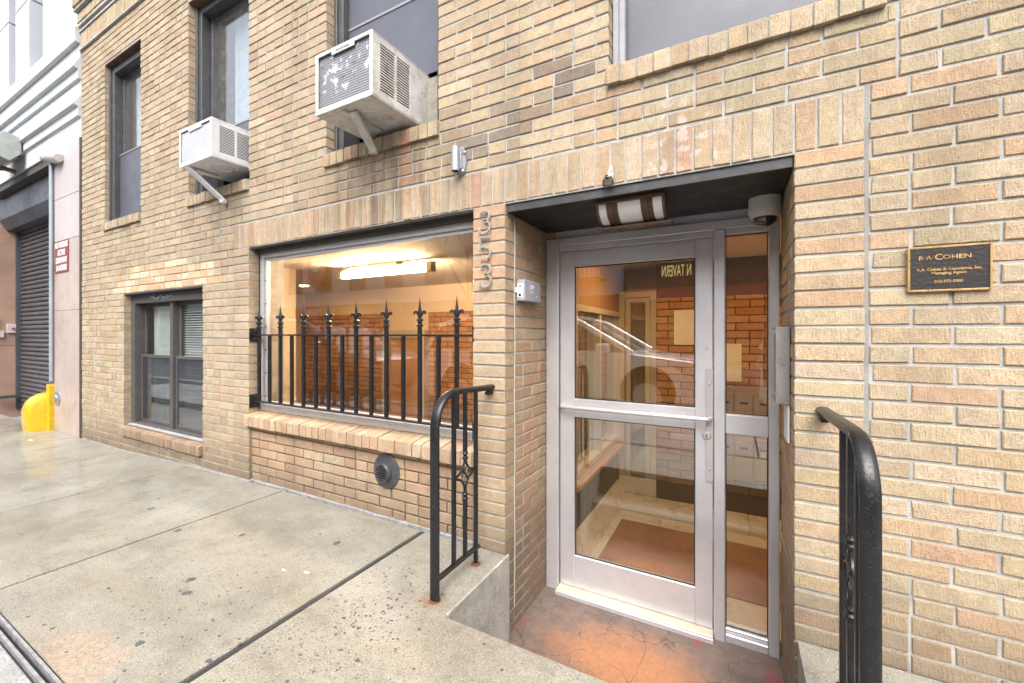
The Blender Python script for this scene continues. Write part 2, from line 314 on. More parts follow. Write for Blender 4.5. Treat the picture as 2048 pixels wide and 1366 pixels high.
# ------------------------------------------------------------ mesh helpers
class MB:
    def __init__(s): s.v = []; s.f = []; s.c = []
    def quadbox(s, P, col=None):
        """P: 8 points, 0-3 one face, 4-7 the opposite one"""
        b = len(s.v); s.v += P
        for q in ((0, 1, 2, 3), (7, 6, 5, 4), (0, 4, 5, 1), (1, 5, 6, 2), (2, 6, 7, 3), (3, 7, 4, 0)):
            s.f.append(tuple(b + i for i in q)); s.c.append(col)
        return s
    def box(s, x0, x1, y0, y1, z0, z1, col=None):
        return s.quadbox([(x0, y0, z0), (x0, y1, z0), (x1, y1, z0), (x1, y0, z0), (x0, y0, z1), (x0, y1, z1), (x1, y1, z1), (x1, y0, z1)], col)
    def bbox(s, x0, x1, y0, y1, z0, z1, e=.004):
        """box with chamfered edges"""
        b = len(s.v); X = (x0, x1); Y = (y0, y1); Z = (z0, z1)
        idx = {}
        for i in (0, 1):
            for j in (0, 1):
                for k in (0, 1):
                    sx, sy, sz = (e, -e)[i], (e, -e)[j], (e, -e)[k]
                    idx[i, j, k, 0] = len(s.v); s.v.append((X[i], Y[j] + sy, Z[k] + sz))
                    idx[i, j, k, 1] = len(s.v); s.v.append((X[i] + sx, Y[j], Z[k] + sz))
                    idx[i, j, k, 2] = len(s.v); s.v.append((X[i] + sx, Y[j] + sy, Z[k]))
        g = lambda i, j, k, a: idx[i, j, k, a]
        F = []
        for i in (0, 1): F.append((g(i, 0, 0, 0), g(i, 1, 0, 0), g(i, 1, 1, 0), g(i, 0, 1, 0)))
        for j in (0, 1): F.append((g(0, j, 0, 1), g(1, j, 0, 1), g(1, j, 1, 1), g(0, j, 1, 1)))
        for k in (0, 1): F.append((g(0, 0, k, 2), g(1, 0, k, 2), g(1, 1, k, 2), g(0, 1, k, 2)))
        for i in (0, 1):
            for j in (0, 1): F.append((g(i, j, 0, 0), g(i, j, 1, 0), g(i, j, 1, 1), g(i, j, 0, 1)))
        for i in (0, 1):
            for k in (0, 1): F.append((g(i, 0, k, 0), g(i, 1, k, 0), g(i, 1, k, 2), g(i, 0, k, 2)))
        for j in (0, 1):
            for k in (0, 1): F.append((g(0, j, k, 1), g(1, j, k, 1), g(1, j, k, 2), g(0, j, k, 2)))
        for i in (0, 1):
            for j in (0, 1):
                for k in (0, 1): F.append((g(i, j, k, 0), g(i, j, k, 1), g(i, j, k, 2)))
        s.f += F; s.c += [None] * len(F); return s
    def prism(s, poly, axis, a, b):
        """extrude a 2D polygon along axis from a to b; poly in the two other axes in order (xyz minus axis)"""
        n = len(poly); base = len(s.v)
        for t in (a, b):
            for (p, q) in poly:
                s.v.append({'x': (t, p, q), 'y': (p, t, q), 'z': (p, q, t)}[axis])
        s.f.append(tuple(base + i for i in range(n))); s.f.append(tuple(base + n + i for i in reversed(range(n))))
        for i in range(n):
            j = (i + 1) % n; s.f.append((base + i, base + j, base + n + j, base + n + i))
        s.c += [None] * (n + 2); return s
    def tube(s, pts, r, seg=10, cap=True, flat=None):
        """round tube (r may be a list) or flat=(w,h) rectangular section with fixed width axis x"""
        pts = [Vector(p) for p in pts]; n = len(pts); base = len(s.v)
        rr = r if isinstance(r, (list, tuple)) else [r] * n
        up = None
        for i, p in enumerate(pts):
            d = (pts[min(i + 1, n - 1)] - pts[max(i - 1, 0)]).normalized()
            if up is None:
                up = Vector((0, 0, 1)) if abs(d.z) < .9 else Vector((0, 1, 0))
            u = (up - d * up.dot(d)).normalized(); v = d.cross(u); up = u
            for k in range(seg):
                a = 2 * math.pi * k / seg
                s.v.append(tuple(p + u * math.cos(a) * rr[i] + v * math.sin(a) * rr[i]))
        for i in range(n - 1):
            for k in range(seg):
                k2 = (k + 1) % seg
                s.f.append((base + i * seg + k, base + i * seg + k2, base + (i + 1) * seg + k2, base + (i + 1) * seg + k)); s.c.append(None)
        if cap:
            s.f.append(tuple(base + k for k in range(seg))); s.f.append(tuple(base + (n - 1) * seg + k for k in range(seg))); s.c += [None, None]
        return s
    def sweep(s, pts, prof, side=Vector((1, 0, 0))):
        """sweep profile [(a,b)] : a along side, b along the in-plane normal"""
        pts = [Vector(p) for p in pts]; n = len(pts); m = len(prof); base = len(s.v)
        for i, p in enumerate(pts):
            d = (pts[min(i + 1, n - 1)] - pts[max(i - 1, 0)]).normalized(); nn = side.cross(d).normalized()
            for a, b in prof: s.v.append(tuple(p + side * a + nn * b))
        for i in range(n - 1):
            for k in range(m):
                k2 = (k + 1) % m
                s.f.append((base + i * m + k, base + i * m + k2, base + (i + 1) * m + k2, base + (i + 1) * m + k)); s.c.append(None)
        s.f.append(tuple(base + k for k in range(m))); s.f.append(tuple(base + (n - 1) * m + k for k in range(m))); s.c += [None, None]
        return s
    def lathe(s, prof, c, axis='z', seg=20):
        """prof [(r, t)] revolved round axis through c"""
        base = len(s.v); n = len(prof)
        for r, t in prof:
            for k in range(seg):
                a = 2 * math.pi * k / seg; p, q = r * math.cos(a), r * math.sin(a)
                s.v.append({'z': (c[0] + p, c[1] + q, c[2] + t), 'y': (c[0] + p, c[1] + t, c[2] + q), 'x': (c[0] + t, c[1] + p, c[2] + q)}[axis])
        for i in range(n - 1):
            for k in range(seg):
                k2 = (k + 1) % seg
                s.f.append((base + i * seg + k, base + i * seg + k2, base + (i + 1) * seg + k2, base + (i + 1) * seg + k)); s.c.append(None)
        s.f.append(tuple(base + k for k in range(seg))); s.f.append(tuple(base + (n - 1) * seg + k for k in reversed(range(seg)))); s.c += [None, None]
        return s
    def mesh(s, name, origin=(0, 0, 0), smooth=False):
        me = bpy.data.meshes.new(name); ox, oy, oz = origin
        me.from_pydata([(x - ox, y - oy, z - oz) for x, y, z in s.v], [], s.f)
        if any(c is not None for c in s.c):
            at = me.attributes.new('col', 'FLOAT_COLOR', 'CORNER'); i = 0; buf = []
            for f, c in zip(s.f, s.c):
                buf += list((*(c or (.4, .3, .2)), 1)) * len(f)
            at.data.foreach_set('color', buf)
        if smooth: me.polygons.foreach_set('use_smooth', [True] * len(me.polygons))
        me.update(); return me
def base_of(parent):
    v = Vector((0, 0, 0)); p = parent
    while p: v += p.location; p = p.parent
    return v
def put(name, mb, mat, parent=None, smooth=False, origin=None, label=None, cat=None, group=None, kind=None):
    """one mesh object from world coordinates"""
    if origin is None:
        xs, ys, zs = zip(*mb.v); origin = ((min(xs) + max(xs)) / 2, (min(ys) + max(ys)) / 2, min(zs))
    me = mb.mesh(name, origin, smooth)
    if smooth:
        try: me.set_sharp_from_angle(angle=R(38))
        except Exception: pass
    me.materials.append(mat if not isinstance(mat, str) else MATS[mat])
    o = bpy.data.objects.new(name, me); COL.objects.link(o)
    o.location = Vector(origin) - base_of(parent)
    if parent: o.parent = parent
    return tag(o, label, cat, group, kind)
def tag(o, label=None, cat=None, group=None, kind=None):
    if label: o['label'] = label
    if cat: o['category'] = cat
    if group: o['group'] = group
    if kind: o['kind'] = kind
    return o
def thing(name, loc, label, cat, group=None):
    o = bpy.data.objects.new(name, None); COL.objects.link(o); o.location = loc; o.empty_display_size = .1
    return tag(o, label, cat, group)
def text_mb(body, size, origin, xd, yd, depth=.002, align='CENTER', sx=1.0, bold=0.0):
    cu = bpy.data.curves.new('t', 'FONT'); cu.body = body; cu.size = size; cu.extrude = depth; cu.align_x = align; cu.align_y = 'CENTER'; cu.offset = bold
    cu.resolution_u = 3
    o = bpy.data.objects.new('t', cu); COL.objects.link(o)
    me = bpy.data.meshes.new_from_object(o.evaluated_get(bpy.context.evaluated_depsgraph_get()))
    X, Y, O = Vector(xd), Vector(yd), Vector(origin); Z = X.cross(Y)
    mb = MB(); mb.v = [tuple(O + X * (v.co.x * sx) + Y * v.co.y + Z * v.co.z) for v in me.vertices]
    mb.f = [tuple(p.vertices) for p in me.polygons]; mb.c = [None] * len(mb.f)
    bpy.data.objects.remove(o); bpy.data.curves.remove(cu); bpy.data.meshes.remove(me)
    return mb

# ------------------------------------------------------------ ground
def gz(x):
    P = [(-30, -1.30), (-11, -1.275), (-7.1, -1.262), (-5.75, -1.256), (-4.36, -1.205), (-3.0, -1.182), (-1.65, -1.18), (30, -1.18)]
    for (a, za), (b, zb) in zip(P, P[1:]):
        if x <= b: return za + (zb - za) * max(0, (x - a)) / (b - a)
    return -1.18
side = put('sidewalk', MB().box(-14, 4, -3.3, .35, -1.75, -1.66), 'concrete_old', kind='structure')
def slab(x0, x1, y0, y1, mat='concrete', holes=None, par=None, nm='slab'):
    g = .010; x0 += g; x1 -= g; y0 += g; y1 -= g; e = .004
    mb = MB(); za, zb = gz(x0), gz(x1)
    if holes:
        xs = sorted({x0, x1, *[h for h in holes[:2] if x0 < h < x1]}); ys = sorted({y0, y1, *[h for h in holes[2:] if y0 < h < y1]})
        cells = {(i, j) for i in range(len(xs) - 1) for j in range(len(ys) - 1)
                 if not (holes[0] - 1e-6 <= xs[i] and xs[i + 1] <= holes[1] + 1e-6 and holes[2] - 1e-6 <= ys[j] and ys[j + 1] <= holes[3] + 1e-6)}
        zt, zl = -1.18, -1.70
        for (i, j) in cells:
            a, b2, c, d = xs[i], xs[i + 1], ys[j], ys[j + 1]
            def q(p):
                k = len(mb.v); mb.v.extend(p); mb.f.append(tuple(range(k, k + 4))); mb.c.append(None)
            q([(a, c, zt), (b2, c, zt), (b2, d, zt), (a, d, zt)])
            if (i - 1, j) not in cells: q([(a, c, zl), (a, d, zl), (a, d, zt), (a, c, zt)])
            if (i + 1, j) not in cells: q([(b2, d, zl), (b2, c, zl), (b2, c, zt), (b2, d, zt)])
            if (i, j - 1) not in cells: q([(b2, c, zl), (a, c, zl), (a, c, zt), (b2, c, zt)])
            if (i, j + 1) not in cells: q([(a, d, zl), (b2, d, zl), (b2, d, zt), (a, d, zt)])
    else:
        lo = -1.65
        k = len(mb.v)
        for (ee, dz) in ((0, None), (0, -e), (e, 0)):
            for (x, y) in ((x0 + ee, y0 + ee), (x1 - ee, y0 + ee), (x1 - ee, y1 - ee), (x0 + ee, y1 - ee)):
                zz = za + (zb - za) * (x - x0) / (x1 - x0)
                mb.v.append((x, y, lo if dz is None else zz + dz))
        for r_ in (0, 1):
            for i in range(4):
                j = (i + 1) % 4; mb.f.append((k + r_ * 4 + i, k + r_ * 4 + j, k + r_ * 4 + 4 + j, k + r_ * 4 + 4 + i)); mb.c.append(None)
        mb.f.append((k + 8, k + 9, k + 10, k + 11)); mb.c.append(None)
    o = put(nm, mb, mat, par or side, origin=((x0 + x1) / 2, (y0 + y1) / 2, -1.65))
    return o
JX = [-1.652, -3.005, -4.36, -5.755, -7.12]
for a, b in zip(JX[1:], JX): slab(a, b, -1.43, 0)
for a, b in ((-8.5, -7.12), (-9.9, -8.5), (-11.4, -9.9), (-12.9, -11.4)): slab(a, b, -1.43, 0)
WX0, WX1, WY0 = -1.062, .212, -.55
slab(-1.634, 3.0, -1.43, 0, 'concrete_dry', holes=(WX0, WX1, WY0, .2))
for a, b in ((-12.9, -9.0), (-9.0, -5.4), (-5.4, -2.6), (-2.6, .2), (.2, 3.0)):
    slab(a, b, -3.2, -1.462, 'concrete_pale')
put('expansion_joint', MB().box(-1.650, -1.636, -1.43, -.004, -1.6, -1.186), SEAL, side)
put('joint_sealant', MB().box(-12.9, 3.0, -1.437, -1.428, -1.6, -1.174).box(-12.9, 3.0, -1.464, -1.455, -1.6, -1.174), SEALW, side)
put('joint_gap', MB().box(-12.9, 3.0, -1.4555, -1.4365, -1.6, -1.20), SEAL, side)
# sealant line along the foot of the facade
mb = MB()
xs = [-6.95 + i * .11 for i in range(int((6.95 - 1.1) / .11))]
for a, b in zip(xs, xs[1:]):
    yy = -.012 + rnd.uniform(-.006, .004) + (.025 if a > -3.45 else 0)
    mb.quadbox([(a, yy, gz(a) - .05), (a, .05, gz(a) - .05), (b, .05, gz(b) - .05), (b, yy, gz(b) - .05),
                (a, yy, gz(a) + .003), (a, .05, gz(a) + .012), (b, .05, gz(b) + .012), (b, yy, gz(b) + .004)])
put('wall_foot_sealant', mb, SEALW, side)
# sunken entry
put('entry_floor', MB().box(WX0 - .03, WX1 + .0, -.56, .60, -1.70, -1.637), 'rusty_floor', kind='structure')
put('cheek_bright_facing', MB().bbox(WX0 - .006, WX0 + .006, WY0 + .010, -.003, -1.64, -1.172, .003), 'concrete_brightened', side)  # thin added facing, its paler colour stands in for light on the shaded cheek
put('entry_step', MB().bbox(WX0 + .002, WX1 - .002, -.546, -.30, -1.66, -1.41, .008), 'concrete_old', kind='structure')
put('road', MB().box(-60, 60, -11.3, -3.34, -1.9, -1.33), ASPH, kind='structure')
put('kerb', MB().bbox(-60, 60, -3.34, -3.205, -1.9, -1.19, .012), 'concrete_old', kind='structure')
put('far_sidewalk', MB().bbox(-60, 60, -15.0, -11.3, -1.9, -1.2, .012), 'concrete_old', kind='structure')
put('ground', MB().box(-150, 150, -150, 150, -2.0, -1.92), ASPH, kind='structure')
# gum and dark spots
gum = MB()
def blob(mb, x, y, r, h, sx=1.0):
    k = len(mb.v); n = 9; z = gz(x); a0 = rnd.random() * 6
    rr = [r * rnd.uniform(.65, 1.2) for _ in range(n)]
    for lev, (f, dz) in enumerate(((1, -.002), (.9, h), )):
        for i in range(n):
            a = a0 + 2 * math.pi * i / n; mb.v.append((x + math.cos(a) * rr[i] * f * sx, y + math.sin(a) * rr[i] * f, z + dz))
    for i in range(n):
        j = (i + 1) % n; mb.f.append((k + i, k + j, k + n + j, k + n + i)); mb.c.append(None)
    mb.f.append(tuple(k + n + i for i in range(n))); mb.c.append(None)
for _ in range(75):
    x = rnd.uniform(-6.5, -1.1); y = rnd.uniform(-1.4, -.1); blob(gum, x, y, rnd.uniform(.003, .011), .0012, rnd.uniform(.6, 1.3))
for _ in range(150):
    x = rnd.gauss(-1.35, .16); y = rnd.gauss(-.62, .17)
    if x > -1.62 and not (x > -1.09 and y > -.58) and y > -1.4: blob(gum, x, y, rnd.uniform(.002, .008), .001, rnd.uniform(.6, 1.4))
for _ in range(60):
    x = rnd.uniform(-1.6, -.3); y = rnd.uniform(-1.4, -.6); blob(gum, x, y, rnd.uniform(.003, .010), .0012)
for _ in range(60):
    x = rnd.gauss(-2.05, .25); y = rnd.gauss(-1.0, .15)
    if x < -1.67: blob(gum, x, y, rnd.uniform(.003, .007), .0012)
for (x, y, r) in ((-2.55, -.55, .02), (-2.3, -.92, .022), (-2.2, -.98, .02), (-1.98, -.35, .024), (-3.5, -.62, .024), (-2.95, -.7, .02), (-2.0, -1.22, .017)): blob(gum, x, y, r, .0015)
put('gum_spots', gum, GUM, kind='stuff', label='dark gum spots and chips scattered over the wet sidewalk')

# ------------------------------------------------------------ brickwork
CH = .0677; Z0 = .706; ML = .220; J = .0105
def lerp(a, b, t): return tuple(x + (y - x) * t for x, y in zip(a, b))
PAL = {
    'right': [((.52, .41, .245), 4), ((.50, .37, .205), 4), ((.51, .335, .185), 3), ((.46, .375, .225), 3), ((.54, .44, .28), 2), ((.44, .29, .16), 1.3)],
    'left': [((.46, .375, .225), 5), ((.43, .34, .20), 4), ((.47, .34, .20), 2.5), ((.40, .325, .20), 3), ((.50, .42, .27), 2), ((.36, .28, .175), 1.2)],
    'panel': [((.50, .33, .19), 4), ((.47, .285, .16), 3.5), ((.53, .385, .23), 3), ((.44, .28, .165), 2), ((.52, .41, .26), 1.5)],
    'reveal': [((.50, .30, .16), 4), ((.46, .265, .14), 3), ((.52, .35, .195), 3), ((.48, .36, .21), 2)],
    'soldier': [((.50, .37, .215), 4), ((.50, .335, .20), 3), ((.54, .42, .26), 3), ((.49, .285, .165), 1.8), ((.46, .37, .23), 2)],
    'orange': [((.55, .32, .18), 4), ((.56, .36, .21), 3)],
    'patch': [((.62, .48, .31), 4), ((.60, .38, .23), 4), ((.64, .53, .36), 3)],
    'room': [((.48, .26, .13), 4), ((.43, .21, .10), 3), ((.52, .31, .16), 3)],
}
def pick(zone):
    L = PAL[zone]; t = rnd.random() * sum(w_ for _, w_ in L)
    for c, w_ in L:
        t -= w_
        if t <= 0: break
    k = rnd.uniform(.90, 1.09) * 1.04
    if zone not in ('room', 'patch'):
        c = lerp(c, (.475, .355, .22), .40); c = (c[0] * .935, c[1] * .95, c[2] * 1.06)
    return tuple(v * k * rnd.uniform(.975, 1.025) for v in c)
BR = []     # (frame, a0,a1,b0,b1, face, depth, col, kind)
def subtract(r, holes):
    rs = [r]
    for (hx0, hx1, hz0, hz1) in holes:
        nr = []
        for (a0, a1, b0, b1) in rs:
            if hx1 <= a0 or hx0 >= a1 or hz1 <= b0 or hz0 >= b1: nr.append((a0, a1, b0, b1)); continue
            if hx0 > a0: nr.append((a0, hx0, b0, b1))
            if hx1 < a1: nr.append((hx1, a1, b0, b1))
            m0, m1 = max(a0, hx0), min(a1, hx1)
            if hz0 > b0: nr.append((m0, m1, b0, hz0))
            if hz1 < b1: nr.append((m0, m1, hz1, b1))
        rs = nr
    return [q for q in rs if q[1] - q[0] > .014 and q[3] - q[2] > .012]
def bond(zone, x0, x1, z0, z1, holes=(), face=0.0, frame='front', ph=.28, shift=0.0, depth=.1, name='brick', colf=None, j=J, end=0):
    k0 = math.floor((z0 - Z0) / CH); k1 = math.ceil((z1 - Z0) / CH)
    for k in range(k0, k1):
        b0, b1 = Z0 + k * CH + j / 2, Z0 + (k + 1) * CH - j / 2
        b0, b1 = max(b0, z0 + .002), min(b1, z1 - .002)
        if b1 - b0 < .012: continue
        x = x0 - (ML / 2 if k % 2 else 0) + shift - ML + rnd.uniform(-.006, .006)
        while x < x1:
            segs = [(x, x + ML)]
            if rnd.random() < ph: segs = [(x, x + ML / 2), (x + ML / 2, x + ML)]
            for (s0, s1) in segs:
                a0, a1 = max(s0 + j / 2, x0), min(s1 - j / 2, x1)
                for h in holes:
                    if h[2] < (b0 + b1) / 2 < h[3]:
                        if 0 < h[0] - a1 < .034: a1 = h[0]
                        if 0 < a0 - h[1] < .034: a0 = h[1]
                if a1 - a0 < .02: continue
                for q in subtract((a0, a1, b0, b1), holes):
                    c = pick(zone)
                    if colf: c = colf(c, (q[0] + q[1]) / 2, (q[2] + q[3]) / 2)
                    BR.append((frame, *q, face + rnd.uniform(-.0016, .0022), depth, c, name))
            x += ML
def stack(zone, x0, x1, z0, z1, face=0.0, colf=None, depth=.1, holes=()):
    k0 = math.floor((z0 - Z0) / CH); k1 = math.ceil((z1 - Z0) / CH)
    for k in range(k0, k1):
        b0, b1 = max(Z0 + k * CH + J / 2, z0), min(Z0 + (k + 1) * CH - J / 2, z1)
        if b1 - b0 < .012: continue
        for q in subtract((x0, x1, b0, b1), holes):
            c = pick(zone); c = colf(c, (q[0] + q[1]) / 2, (b0 + b1) / 2) if colf else c
            BR.append(('front', *q, face + rnd.uniform(-.0015, .002), depth, c, 'brick'))
WA = (-6.304, -5.402); WB = (-4.436, -3.470); WC = (-2.528, -1.538); WD = (-.525, .468)
UZ0, UZ1 = 1.262, 3.06; SZ = 1.165
EX = (-5.806, -4.181); EZ = (-.987, .430)
FX = (-3.470, -1.292); FZ = (-.63, .700)
DX = (-1.086, .203)
XL, XR, ZT, ZB = -6.975, 2.6, 4.6, -1.34
uw = [(a, b, UZ0, UZ1) for a, b in (WA, WB, WC, WD)]
usill = [(a - .012, b + .012, SZ, UZ0 + .004) for a, b in (WA, WB, WC, WD)]
belt = (XL - 1, 4, 3.43, 3.66)
esill = (EX[0] - .02, EX[1] + .0, -1.092, EZ[0] + .003)
def dark_mid(c, x, z):
    if -1.45 < x < -.62 and .98 < z < 1.36:
        t = max(0, 1 - abs((z - 1.0) - (x + 1.45) * .34) / .16)
        if rnd.random() < t * 1.1: return lerp(c, (.155, .13, .115), rnd.uniform(.4, .85))
    if z > 0.9 and x > -.4: return lerp(c, (.40, .345, .23), .35)
    if -3.4 < x < -1.2 and .9 < z < 1.17: return lerp(c, (.30, .215, .14), rnd.uniform(.15, .5))
    return c
def ewin(c, x, z):
    if -6.05 < x < -3.9 and .43 < z < .66 + .05 * math.cos((x + 5) * 2.2) and abs(x + 5) < 1.0 + rnd.uniform(-.06, .1): return pick('patch')
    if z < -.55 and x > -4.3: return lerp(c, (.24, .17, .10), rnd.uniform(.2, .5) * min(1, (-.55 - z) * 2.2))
    return c
SOL = (-3.687, .418, Z0 - .001, Z0 + 3 * CH)
# field above the soldier course, whole width
bond('left', XL, -2.9, 1.0 + .0 - .1 - .0004 + .0081, ZT, uw + usill + [belt], colf=ewin, ph=.35)
bond('left', -2.9, -1.0, Z0 + 3 * CH, ZT, uw + usill + [belt], colf=dark_mid, shift=.06)
bond('right', -1.0, XR, Z0 + 3 * CH, ZT, uw + usill + [belt], colf=dark_mid, shift=-.03, ph=.22)
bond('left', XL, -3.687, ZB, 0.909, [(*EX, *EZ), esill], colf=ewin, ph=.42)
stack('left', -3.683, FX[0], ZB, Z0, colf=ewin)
bond('panel', FX[0] + .002, FX[1] - .002, ZB, FZ[0] - .105, (), face=.024, ph=.12, depth=.07, j=.0095)
def pier_col(c, x, z):
    if z > .33: return pick('orange')
    if z < -.1 and z > -.75: return lerp(c, (.30, .22, .14), rnd.uniform(0, .35))
    return c
stack('panel', FX[1], DX[0], -1.64, Z0, colf=lambda c, x, z: pier_col(lerp(c, (.48, .38, .25), .55), x, z))
stack('right', DX[1], .415, -1.70, Z0)
bond('right', .430, XR, -1.36, Z0 + 3 * CH, (), ph=.13, shift=.11)
# door reveals: a runs along depth y
bond('reveal', .108, .545, -1.70, .66, (), face=DX[0], frame='east', ph=.18, shift=.0, depth=.05)
bond('reveal', .108, .545, -1.70, .66, (), face=DX[1], frame='west', ph=.2, shift=.1, depth=.05, colf=lambda c, x, z: lerp(c, (.52, .38, .22), .5))
# soldier course
sm = .0725; ns = round((SOL[1] - SOL[0]) / sm); sm = (SOL[1] - SOL[0]) / ns
for i in range(ns):
    a = SOL[0] + i * sm; c = pick('soldier')
    if a > -.15: c = pick('right')
    if a < -1.3 and rnd.random() < .3: c = lerp(c, (.28, .22, .15), .35)
    BR.append(('front', a + .0045, a + sm - .0045, SOL[2] + .002 + rnd.uniform(0, .002), SOL[3] - J, rnd.uniform(-.001, .004), .1, c, 'soldier_brick'))
# belt course near the roof line
n_ = int((XR - XL) / sm)
for i in range(n_):
    a = XL + i * sm
    BR.append(('front', a + .004, a + sm - .004, belt[2] + .012, belt[3] - .022, rnd.uniform(-.012, -.008), .1, pick('left'), 'soldier_brick'))
    BR.append(('front', a + .004, a + sm - .004, 3.735, 3.83, -.045 + rnd.uniform(-.002, .002), .1, pick('left'), 'soldier_brick'))
    BR.append(('front', a + .004, a + sm - .004, 3.90, 3.995, -.085 + rnd.uniform(-.002, .002), .13, pick('left'), 'soldier_brick'))

def P3(frame, a, b, d):
    if frame == 'front': return (a, d, b)
    if frame == 'east': return (-d, a, b)     # d measured inwards from -x
    if frame == 'west': return (d, a, b)
    if frame == 'south': return (a, d, b)
def brick_into(mb, br):
    fr, a0, a1, b0, b1, f, dep, col, nm = br
    e = .0028
    if fr == 'east': d0, d1 = -f, -f + dep
    elif fr == 'west': d0, d1 = f, f + dep
    else: d0, d1 = f, f + dep
    jt = lambda s=.0016: rnd.uniform(-s, s)
    k = len(mb.v)
    corners = [(a0 + jt(), b0 + jt()), (a1 + jt(), b0 + jt()), (a1 + jt(), b1 + jt()), (a0 + jt(), b1 + jt())]
    sgn = [(1, 1), (-1, 1), (-1, -1), (1, -1)]
    for (a, b), (sa, sb) in zip(corners, sgn): mb.v.append(P3(fr, a + sa * e, b + sb * e, d0 + jt(.0006)))
    for (a, b) in corners: mb.v.append(P3(fr, a, b, d0 + e))
    for (a, b) in corners: mb.v.append(P3(fr, a, b, d1))
    fs = [(k, k + 1, k + 2, k + 3)]
    for i in range(4):
        j = (i + 1) % 4
        fs.append((k + 4 + i, k + 4 + j, k + j, k + i)); fs.append((k + 8 + i, k + 8 + j, k + 4 + j, k + 4 + i))
    if fr == 'east': fs = [tuple(reversed(q)) for q in fs]
    mb.f += fs; mb.c += [col] * 9
def area(br):
    fr, a0, a1, b0, b1, f, dep, col, nm = br
    d = {'front': f, 'east': -f, 'west': f}[fr]
    ps = [pix(*P3(fr, a, b, d)) for a, b in ((a0, b0), (a1, b0), (a1, b1), (a0, b1))]
    if any(p is None for p in ps): return 0
    cx = sum(p[0] for p in ps) / 4; cz = sum(p[1] for p in ps) / 4
    if not (-10 < cx < 2058 and -10 < cz < 1376): return 0
    s = 0
    for i in range(4):
        j = (i + 1) % 4; s += ps[i][0] * ps[j][1] - ps[j][0] * ps[i][1]
    return abs(s) / 2

bld = thing('brick_building', (-2.2, .3, -1.18), 'buff brick apartment building with recessed glass entrance and soldier course lintel', 'building')
order = sorted((i for i, b in enumerate(BR) if b[8] == 'brick'), key=lambda i: -area(BR[i]))
single = set(order[:300])
field = MB(); sold = []
for i, b in enumerate(BR):
    if i in single or (b[8] == 'soldier_brick' and area(b) > 60):
        mb = MB(); brick_into(mb, b); put(b[8], mb, 'brick', bld)
    else: brick_into(field, b)
put('brick_field', field, 'brick', bld, kind='stuff')

# mortar wall with openings
def mortar(name, x0, x1, z0, z1, holes, yf, yb, mat):
    xs = sorted({x0, x1, *[v for h in holes for v in h[:2] if x0 < v < x1]}); zs = sorted({z0, z1, *[v for h in holes for v in h[2:] if z0 < v < z1]})
    cell = {}
    for i in range(len(xs) - 1):
        for j in range(len(zs) - 1):
            cx, cz = (xs[i] + xs[i + 1]) / 2, (zs[j] + zs[j + 1]) / 2
            cell[i, j] = not any(h[0] < cx < h[1] and h[2] < cz < h[3] for h in holes)
    mb = MB()
    def q(*p):
        k = len(mb.v); mb.v.extend(p); mb.f.append((k, k + 1, k + 2, k + 3)); mb.c.append(None)
    for (i, j), s in cell.items():
        if not s: continue
        a, b, c, d = xs[i], xs[i + 1], zs[j], zs[j + 1]
        q((a, yf, c), (b, yf, c), (b, yf, d), (a, yf, d)); q((b, yb, c), (a, yb, c), (a, yb, d), (b, yb, d))
        if not cell.get((i - 1, j)): q((a, yb, c), (a, yf, c), (a, yf, d), (a, yb, d))
        if not cell.get((i + 1, j)): q((b, yf, c), (b, yb, c), (b, yb, d), (b, yf, d))
        if not cell.get((i, j - 1)): q((a, yb, c), (b, yb, c), (b, yf, c), (a, yf, c))
        if not cell.get((i, j + 1)): q((a, yf, d), (b, yf, d), (b, yb, d), (a, yb, d))
    return put(name, mb, mat, bld)
m_ = .004
wh = [(h[0] - m_, h[1] + m_, h[2] - .03, h[3] + m_) for h in uw] + [(EX[0] - m_, EX[1] + m_, EZ[0] - .03, EZ[1] + m_), (FX[0] - m_, FX[1] + m_, -1.7, FZ[1] + .002), (DX[0] - m_, DX[1] + m_, -1.9, .700)]
mortar('wall', XL + .006, XR, -1.76, ZT, wh, .0065, .30, 'mortar')
put('panel_backing', MB().box(FX[0] - .01, FX[1] + .01, .036, .29, -1.65, FZ[0] - .06), 'mortar_dark', bld)
put('reveal_backing', MB().box(DX[0] - .20, DX[0] - m_ - .003, .012, .56, -1.75, .70), 'mortar', bld)
put('reveal_backing', MB().box(DX[1] + m_ + .003, DX[1] + .25, .012, .56, -1.75, .70), 'mortar', bld)
put('end_wall', MB().box(XL + .01, XL + .35, .02, 3.2, -1.76, ZT), 'mortar', bld)
# rowlock sills
def sill(x0, x1, ztop, h, yfront, yback, zone, slope=.02, mat='brick'):
    n = max(3, round((x1 - x0) / .0715)); s = (x1 - x0) / n
    for i in range(n):
        mb = MB(); a0, a1 = x0 + i * s + .004, x0 + (i + 1) * s - .004; c = pick(zone); dz = rnd.uniform(-.003, .002); dy = rnd.uniform(-.003, .003)
        jt = lambda: rnd.uniform(-.002, .002)
        e = .004
        prof = [(yfront + dy, ztop - h + dz), (yfront + dy, ztop - slope - e + dz), (yfront + dy + e, ztop - slope + dz), (yback, ztop + dz), (yback, ztop - h + dz)]
        k = 0
        for a in (a0 + jt(), a1 + jt()):
            for (y, z) in prof: mb.v.append((a, y, z))
        m = len(prof); mb.f = [tuple(range(m)), tuple(m + i for i in reversed(range(m)))] + [(i, (i + 1) % m, m + (i + 1) % m, m + i) for i in range(m)]
        mb.c = [c] * len(mb.f)
        put('sill_brick', mb, mat, bld)
    put('sill_mortar', MB().box(x0 + .004, x1 - .004, yfront + .008, yback, ztop - h + .004, ztop - slope - .007), 'mortar', bld)
for a, b in (WA, WB, WC, WD): sill(a - .01, b + .01, UZ0 + .004, .098, -.022, .10, 'left' if b < -3 else 'right', .012)
